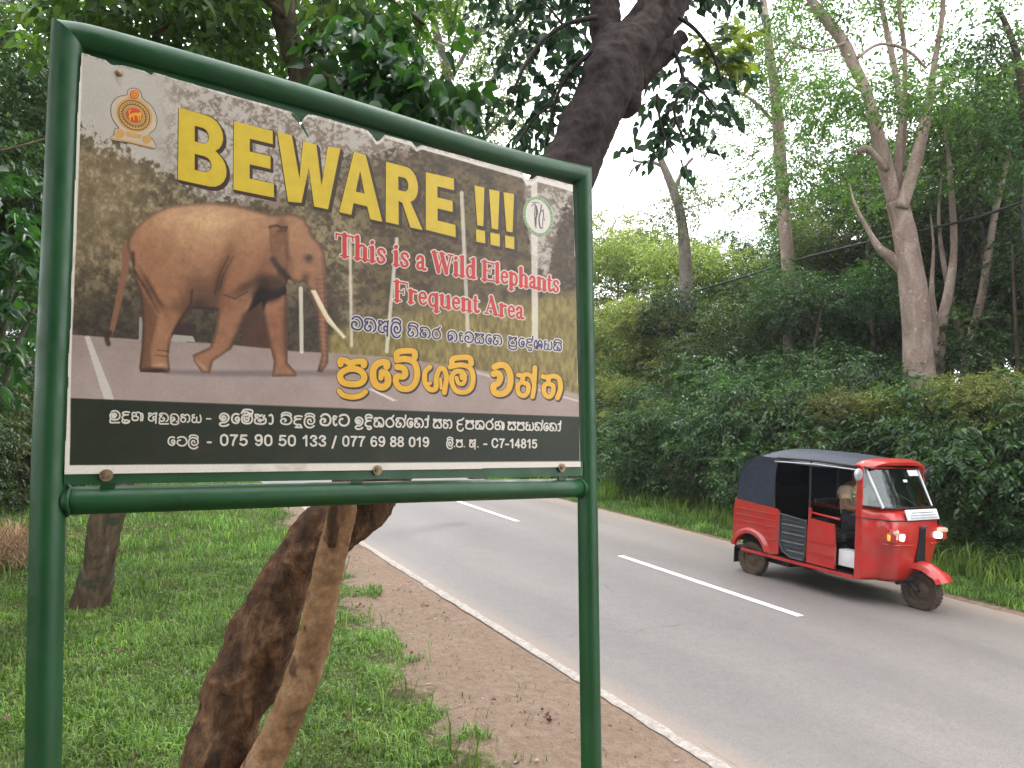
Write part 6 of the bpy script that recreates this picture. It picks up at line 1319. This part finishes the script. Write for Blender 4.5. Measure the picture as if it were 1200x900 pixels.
# tree tops against the sky at the right, and pale far foliage above the board
bare('airy_tree', 'airy tree with hanging sprays at the upper right corner', [[(1215, 560, 20), (1210, 300, 18), (1205, 150, 14), (1190, 60, 8), (1170, 10, 5)]], 12, MT['bark_dark'], 81,
     [(1165, 60, 12, 26, 30), (1185, 110, 12, 26, 34), (1150, 30, 12.2, 20, 20), (1195, 40, 11.7, 20, 30), (1210, 180, 12, 40, 40), (1140, 70, 12.4, 16, 24), (1160, 130, 12.4, 30, 24)], 'lf_dark', 520)
bare('far_tree', 'pale hazy tree with thin arching twigs seen above the board', [[(560, 560, 26), (555, 400, 24), (545, 250, 20), (540, 150, 15), (520, 70, 10), (505, 10, 7), (500, -40, 5)], [(542, 150, 8), (580, 90, 6), (600, 40, 5), (640, 0, 3)], [(530, 90, 6), (560, 40, 4), (590, 20, 3)], [(545, 200, 7), (500, 130, 5), (470, 90, 3)], [(552, 180, 6), (600, 130, 4), (640, 110, 3)]], 12, MT['bark_grey'], 85,
     [(520, 60, 12, 50, 36), (560, 30, 12.4, 46, 30), (500, 130, 12, 46, 30), (560, 110, 12, 46, 30), (590, 60, 12.4, 36, 30), (480, 20, 12, 50, 30), (540, -20, 12, 70, 30), (600, 130, 12.3, 34, 20), (620, 20, 12.2, 30, 20), (450, 60, 12.5, 40, 40), (540, 160, 12.6, 60, 20)], 'lf_olive', 1500, LW=(.085, .045))
# foliage sprays at the left edge
gl = empty('broad_leaf_shrub', tuple(G(-40, 640)), 0, 'glossy broad leaved shrub left of the green post', 'shrub')
b = MB(); limb(b, [(-40, 640, 14), (-20, 520, 12), (0, 400, 9), (20, 300, 6)], 7.2, 8, 4, 90); limb(b, [(-20, 520, 8), (15, 420, 6), (40, 360, 4)], 7.0, 8, 4, 91); limb(b, [(-60, 450, 5), (0, 422, 4), (40, 430, 3)], 6.9, 8, 4, 91); child_world(b, 'stem', MT['bark_grey'], gl)
cl = [pclump(x, y, 6.9, r) for x, y, r in ((10, 300, 26), (30, 340, 24), (15, 380, 28), (-20, 330, 40), (-10, 260, 36), (35, 290, 16), (-30, 420, 40), (20, 240, 30))]
o = link('foliage', crown_mesh('foliage', cl, 130, 6, .16, .085, 17, 'heart', .7, .3), MT['lf_big'], gl); o.location = -gl.location; o['kind'] = 'stuff'
tw = MB(); limb(tw, [(-20, 181, 2.4), (20, 172, 2.4), (45, 165, 2.2), (60, 160, 1.6)], 6.5, 6, 4, 92)
limb(tw, [(-30, 172, 3), (-24, 176, 3), (-20, 181, 2.6)], 6.5, 6, 4, 92)
child_world(tw, 'bare_branch', MT['bark_pale'], gl)
# ================================================================== CABLES
def cable(label, pts, d0, d1, wpx):
    lst = [(x, y, wpx) for x, y in pts]; b = MB(); P3, _ = path_px(lst, lambda t: d0 + (d1 - d0) * t); b.tube(smooth(P3, 5), wpx / 2 * d0 / F * .8, 7)
    tag(b.build('overhead_cable', MT['blk']), label, 'cable', 'cables strung along the far side of the road')
cable('thick black cable sagging from the right edge across the forked trunk', [(1260, 214), (1200, 236), (1150, 253), (1090, 268), (1012, 285), (940, 303), (870, 325), (800, 345), (690, 372), (600, 392)], 10.0, 22, 5.5)
cable('thin black cable just below the thick one', [(1260, 250), (1200, 272), (1140, 300), (1066, 326), (1000, 345), (900, 366), (800, 384), (690, 398)], 10.4, 22, 2.6)
cable('thin black cable high among the leaves at the right edge', [(1260, 30), (1225, 80), (1205, 150), (1198, 260), (1200, 290)], 9.8, 10.0, 2.0)
# ================================================================== GRASS
def blades(name, xy, hmin, hmax, wid, seed, mat, lean=.5, label=None):
    rs = np.random.RandomState(seed); n = len(xy); h = rs.uniform(hmin, hmax, n) * (.35 + 1.15 * xy[:, 2]); a = rs.uniform(0, 2 * math.pi, n); ln = rs.uniform(.3, 1, n) * lean
    z0 = gz(xy[:, 0], xy[:, 1]) - .004; c, s = np.cos(a), np.sin(a); f = a + math.pi / 2 + rs.normal(size=n) * .3; fc, fs = np.cos(f) * wid / 2, np.sin(f) * wid / 2
    B = np.stack([xy[:, 0], xy[:, 1], z0], -1); w_ = rs.uniform(.7, 1.3, n)[:, None]
    W0 = np.stack([fc, fs, 0 * fc], -1) * w_
    M1 = B + np.stack([c * ln * h * .30, s * ln * h * .30, h * .58], -1); T = B + np.stack([c * ln * h * .95, s * ln * h * .95, h * np.maximum(.35, 1.0 - .42 * ln ** 2)], -1)
    V = np.stack([B - W0, B + W0, M1 + W0 * .8, M1 - W0 * .8, T], 1).reshape(-1, 3); k = (np.arange(n) * 5)[:, None]
    F3 = np.concatenate([k + np.array([[0, 1, 2]]), k + np.array([[0, 2, 3]]), k + np.array([[3, 2, 4]])]).astype(int)
    o = link(name, np_mesh(name, V, F3), mat); tag(o, label, 'grass', kind='stuff'); return o
def scatter(n, x0, x1, y0, y1, seed, keep, ypow=1.0):
    rs = np.random.RandomState(seed); x = rs.uniform(x0, x1, n); y = y0 + (y1 - y0) * rs.rand(n) ** ypow
    cl = fbm(x * 100, y * 100, 34, seed, 4); cl2 = fbm(x * 100, y * 100, 9, seed + 3, 2); k = keep(x, y, cl, cl2, rs.rand(n))
    return np.stack([x[k], y[k], np.clip((cl[k] - .3) * 2.0, .1, 1.2)], -1)
def vis(x, y): # only what the view or a step beside it could show
    return (x * .5077 + 0 * y < 1e9)
edge = lambda x, y, c: x < shoulder(y) - .12 + (c - .5) * 1.5
A = scatter(210000, -3.2, 3.2, 2.2, 9.0, 1, lambda x, y, c, c2, r: edge(x, y, c) & (r < .35 + 1.0 * c2) & (x > -.35 * y - .6), 1.25)
blades('lawn_grass', A, .03, .085, .0075, 2, MT['grassm'], 1.35, 'short green lawn grass around the foot of the board and trees')
A = scatter(60000, -4.5, 3.4, 9.0, 20, 4, lambda x, y, c, c2, r: edge(x, y, c) & (r < .3 + c2), 1.3)
blades('lawn_grass', A, .05, .12, .011, 5, MT['grassm'], .9, 'lawn grass further back behind the leaning tree')
A = scatter(16000, -2.5, 2.8, 2.2, 9.0, 6, lambda x, y, c, c2, r: edge(x, y, c) & (c2 > .58), 1.1)
blades('grass_tufts', A, .12, .24, .009, 7, MT['grassm'], 1.0, 'longer grass tufts scattered over the lawn')
A = scatter(5000, 1.6, 3.2, 2.4, 12, 8, lambda x, y, c, c2, r: (c2 > .66) & (x < 2.9), 1.0)
blades('grass_tufts', A, .02, .06, .006, 9, MT['grassm'], 1.0, 'sparse grass sprouting from the bare earth shoulder')
A = scatter(60000, 9.0, 10.4, 1.0, 22, 10, lambda x, y, c, c2, r: (x > 8.97 + (c2 - .5) * .5) & (r < .35 + c2), 1.0)
blades('verge_grass', A, .05, .14, .010, 11, MT['grassm'], .9, 'low grass on the far verge beside the three-wheeler')
A = scatter(22000, 9.7, 11.2, 1.0, 26, 12, lambda x, y, c, c2, r: (c2 > .40) & (x > 9.75 + (c - .5) * .6), 1.0)
blades('tall_grass', A, .22, .52, .016, 13, MT['tallgrass'], .95, 'tall arching grass at the foot of the far hedge')
A = scatter(26000, 9.0, 11.2, 22, 50, 14, lambda x, y, c, c2, r: x > 9.1, 1.2)
blades('verge_grass', A, .12, .30, .03, 15, MT['tallgrass'], .8, 'distant verge grass along the far side of the road')
A = scatter(9000, -3.4, -.2, 8.6, 11.5, 16, lambda x, y, c, c2, r: ((x + .95) ** 2 / .8 + (y - 9.7) ** 2 / .9 < 1) , 1.0)
blades('dead_straw', A, .18, .5, .008, 17, MT['straw'], 2.2, 'heap of dry straw coloured grass left of the green post')
A = scatter(5000, -1.6, 1.5, 2.6, 12, 18, lambda x, y, c, c2, r: (c2 < .42) & edge(x, y, c), 1.0)
blades('dead_straw', A, .02, .06, .006, 19, MT['straw'], 1.6, 'dry blades lying in the lawn')
# low ground herbs with wider leaves
def litter(name, label, n, reg, sizes, mat, seed, flatn=.5, z=.01, keep=None):
    rs = np.random.RandomState(seed); x = rs.uniform(reg[0], reg[1], n); y = rs.uniform(reg[2], reg[3], n)
    if keep is not None: k = keep(x, y); x = x[k]; y = y[k]
    n = len(x); pos = np.stack([x, y, gz(x, y) + z * rs.rand(n)], -1); ax = rs.normal(size=(n, 3)); ax[:, 2] *= flatn; nr = np.tile([0, 0, 1.], (n, 1)) + rs.normal(size=(n, 3)) * flatn
    L_ = rs.uniform(*sizes, n); V, Fa = leaf_arrays(pos, ax, nr, L_, L_ * .6, 'heart'); o = link(name, np_mesh(name, V, Fa), mat); tag(o, label, 'litter', kind='stuff'); return o
MT['deadleaf'] = leafmat('fallen_leaves', (.07, .035, .02), (.26, .15, .09), .7, .1, (1, .8, .5), .3)
MT['chip'] = leafmat('pale_chips', (.35, .26, .2), (.6, .5, .42), .7, .0, (1, 1, 1), .3)
cn = lambda x, y: fbm(x * 100, y * 100, 40, 71, 3)
litter('leaf_litter', 'brown dead leaves gathered in patches on the lawn', 5200, (-3, 3.0, 2.4, 13), (.025, .05), MT['deadleaf'], 21, .45, .05, lambda x, y: (cn(x, y) > .63) | (np.random.RandomState(1).rand(len(x)) < .02))
litter('leaf_litter', 'specks of dry leaf and twig scattered on the earth shoulder', 500, (1.6, 3.25, 2.4, 14), (.008, .03), MT['deadleaf'], 22, .3, .006)
litter('pale_chips', 'small pale chips lying on the earth shoulder', 60, (1.8, 3.2, 2.4, 10), (.015, .045), MT['chip'], 23, .3, .01)
litter('herb_leaves', 'low broad leaved herbs among the lawn grass', 2600, (-2.5, 2.2, 2.4, 9), (.02, .045), MT['lf_mid'], 24, .5, .06, lambda x, y: (cn(x + 5, y) > .5) & (x < shoulder(y) - .3))
rs_ = random.Random(9); b = MB()
for k in range(420):
    x = rs_.uniform(1.7, 3.28); y = rs_.uniform(2.3, 13); s = rs_.uniform(.003, .012); b.box((x, y, float(gz(np.array([x]), np.array([y]))[0]) + s * .3), (s * 1.3, s, s * .8), Euler((rs_.random(), rs_.random(), rs_.random() * 3)))
tag(b.build('gravel', simple('small_stones', (.34, .25, .19), .9, 0, .4, 30)), 'loose gravel and crumbs of earth beside the road edge', 'gravel', kind='stuff')
for k, (px, py) in enumerate(((395, 610), (405, 690))): pass
for t in tall + mid + shrub + [frond]:
    if t.name not in used_p:
        for c in list(t.children): bpy.data.objects.remove(c)
        bpy.data.objects.remove(t)

# ---- tell apart the repeats in view: count them from the green right-hand post
ORD = ['first', 'second', 'third', 'fourth', 'fifth', 'sixth', 'seventh', 'eighth', 'ninth', 'tenth', 'eleventh', 'twelfth', 'thirteenth', 'fourteenth', 'fifteenth', 'sixteenth', 'seventeenth', 'eighteenth', 'nineteenth', 'twentieth']
gr = {}
for o in list(COL.objects):
    if o.parent is None and o.get('group') and 'beyond' in o['group'] + ' beyond' and o.type == 'EMPTY' and o.location.x > 10:
        rel = MR.T @ np.array([o.location.x, o.location.y, 1.5 - CAMH]); 
        if rel[2] > 0:
            px = 600 + F * rel[0] / rel[2]
            if 690 < px < 1230: gr.setdefault(o['group'], []).append((px, o))
for g_, L_ in gr.items():
    L_.sort(key=lambda t: t[0])
    for i, (px, o) in enumerate(L_):
        if i < 20:
            nm = {'shrubs of the hedge beyond the road': 'shrub of the front hedge row beyond the road', 'tall shrubs behind the hedge': 'taller shrub in the second hedge row',
                  'dark young trees behind the hedge': 'bushy dark young tree behind the hedge', 'mid green young trees behind the hedge': 'mid green young tree behind the hedge', 'yellow green young trees beyond the road': 'yellow green young tree beyond the road',
                  'tall dark forest trees beyond the road': 'tall dark forest tree', 'tall mid green forest trees beyond the road': 'tall mid green forest tree', 'tall olive forest trees beyond the road': 'tall olive leaved forest tree', 'feathery shrubs above the hedge': 'feathery drooping shrub of the hedge', 'fresh green bushes in front of the hedge': 'small fresh green bush before the dark hedge'}.get(g_)
            if nm: o['label'] = nm + ', ' + ORD[i] + ' rightwards from the right post'
near = {}
for o in list(COL.objects):
    if o.parent is None and o.get('group') and o.type == 'EMPTY' and o.location.x < 3.3 and 0 < o.location.y < 50 and ('near wood' in o['group'] or 'by the lawn' in o['group']):
        near.setdefault(o['group'], []).append((o.location.length, o))
for g_, L_ in near.items():
    L_.sort(key=lambda t: t[0])
    for i, (d_, o) in enumerate(L_): o['label'] = o['label'] + ', ' + ORD[i] + ' nearest of its kind'
# ---- thin haze volume, added to imitate the washed look of lens bloom
hz = MB(); hz.box((20, 60, 7.9), (300, 330, 19)); m, nt, bs = newmat('bloom_haze'); nt.nodes.remove(bs)
pv = N(nt, 'ShaderNodeVolumePrincipled'); pv.inputs['Color'].default_value = (.92, .95, 1, 1); pv.inputs['Density'].default_value = HAZE; pv.inputs['Anisotropy'].default_value = .2
nt.links.new(pv.outputs[0], nt.nodes['Material Output'].inputs['Volume'])
if HAZE > 0: tag(hz.build('haze', m), 'thin pale haze volume added to imitate lens bloom', None, kind='stuff')
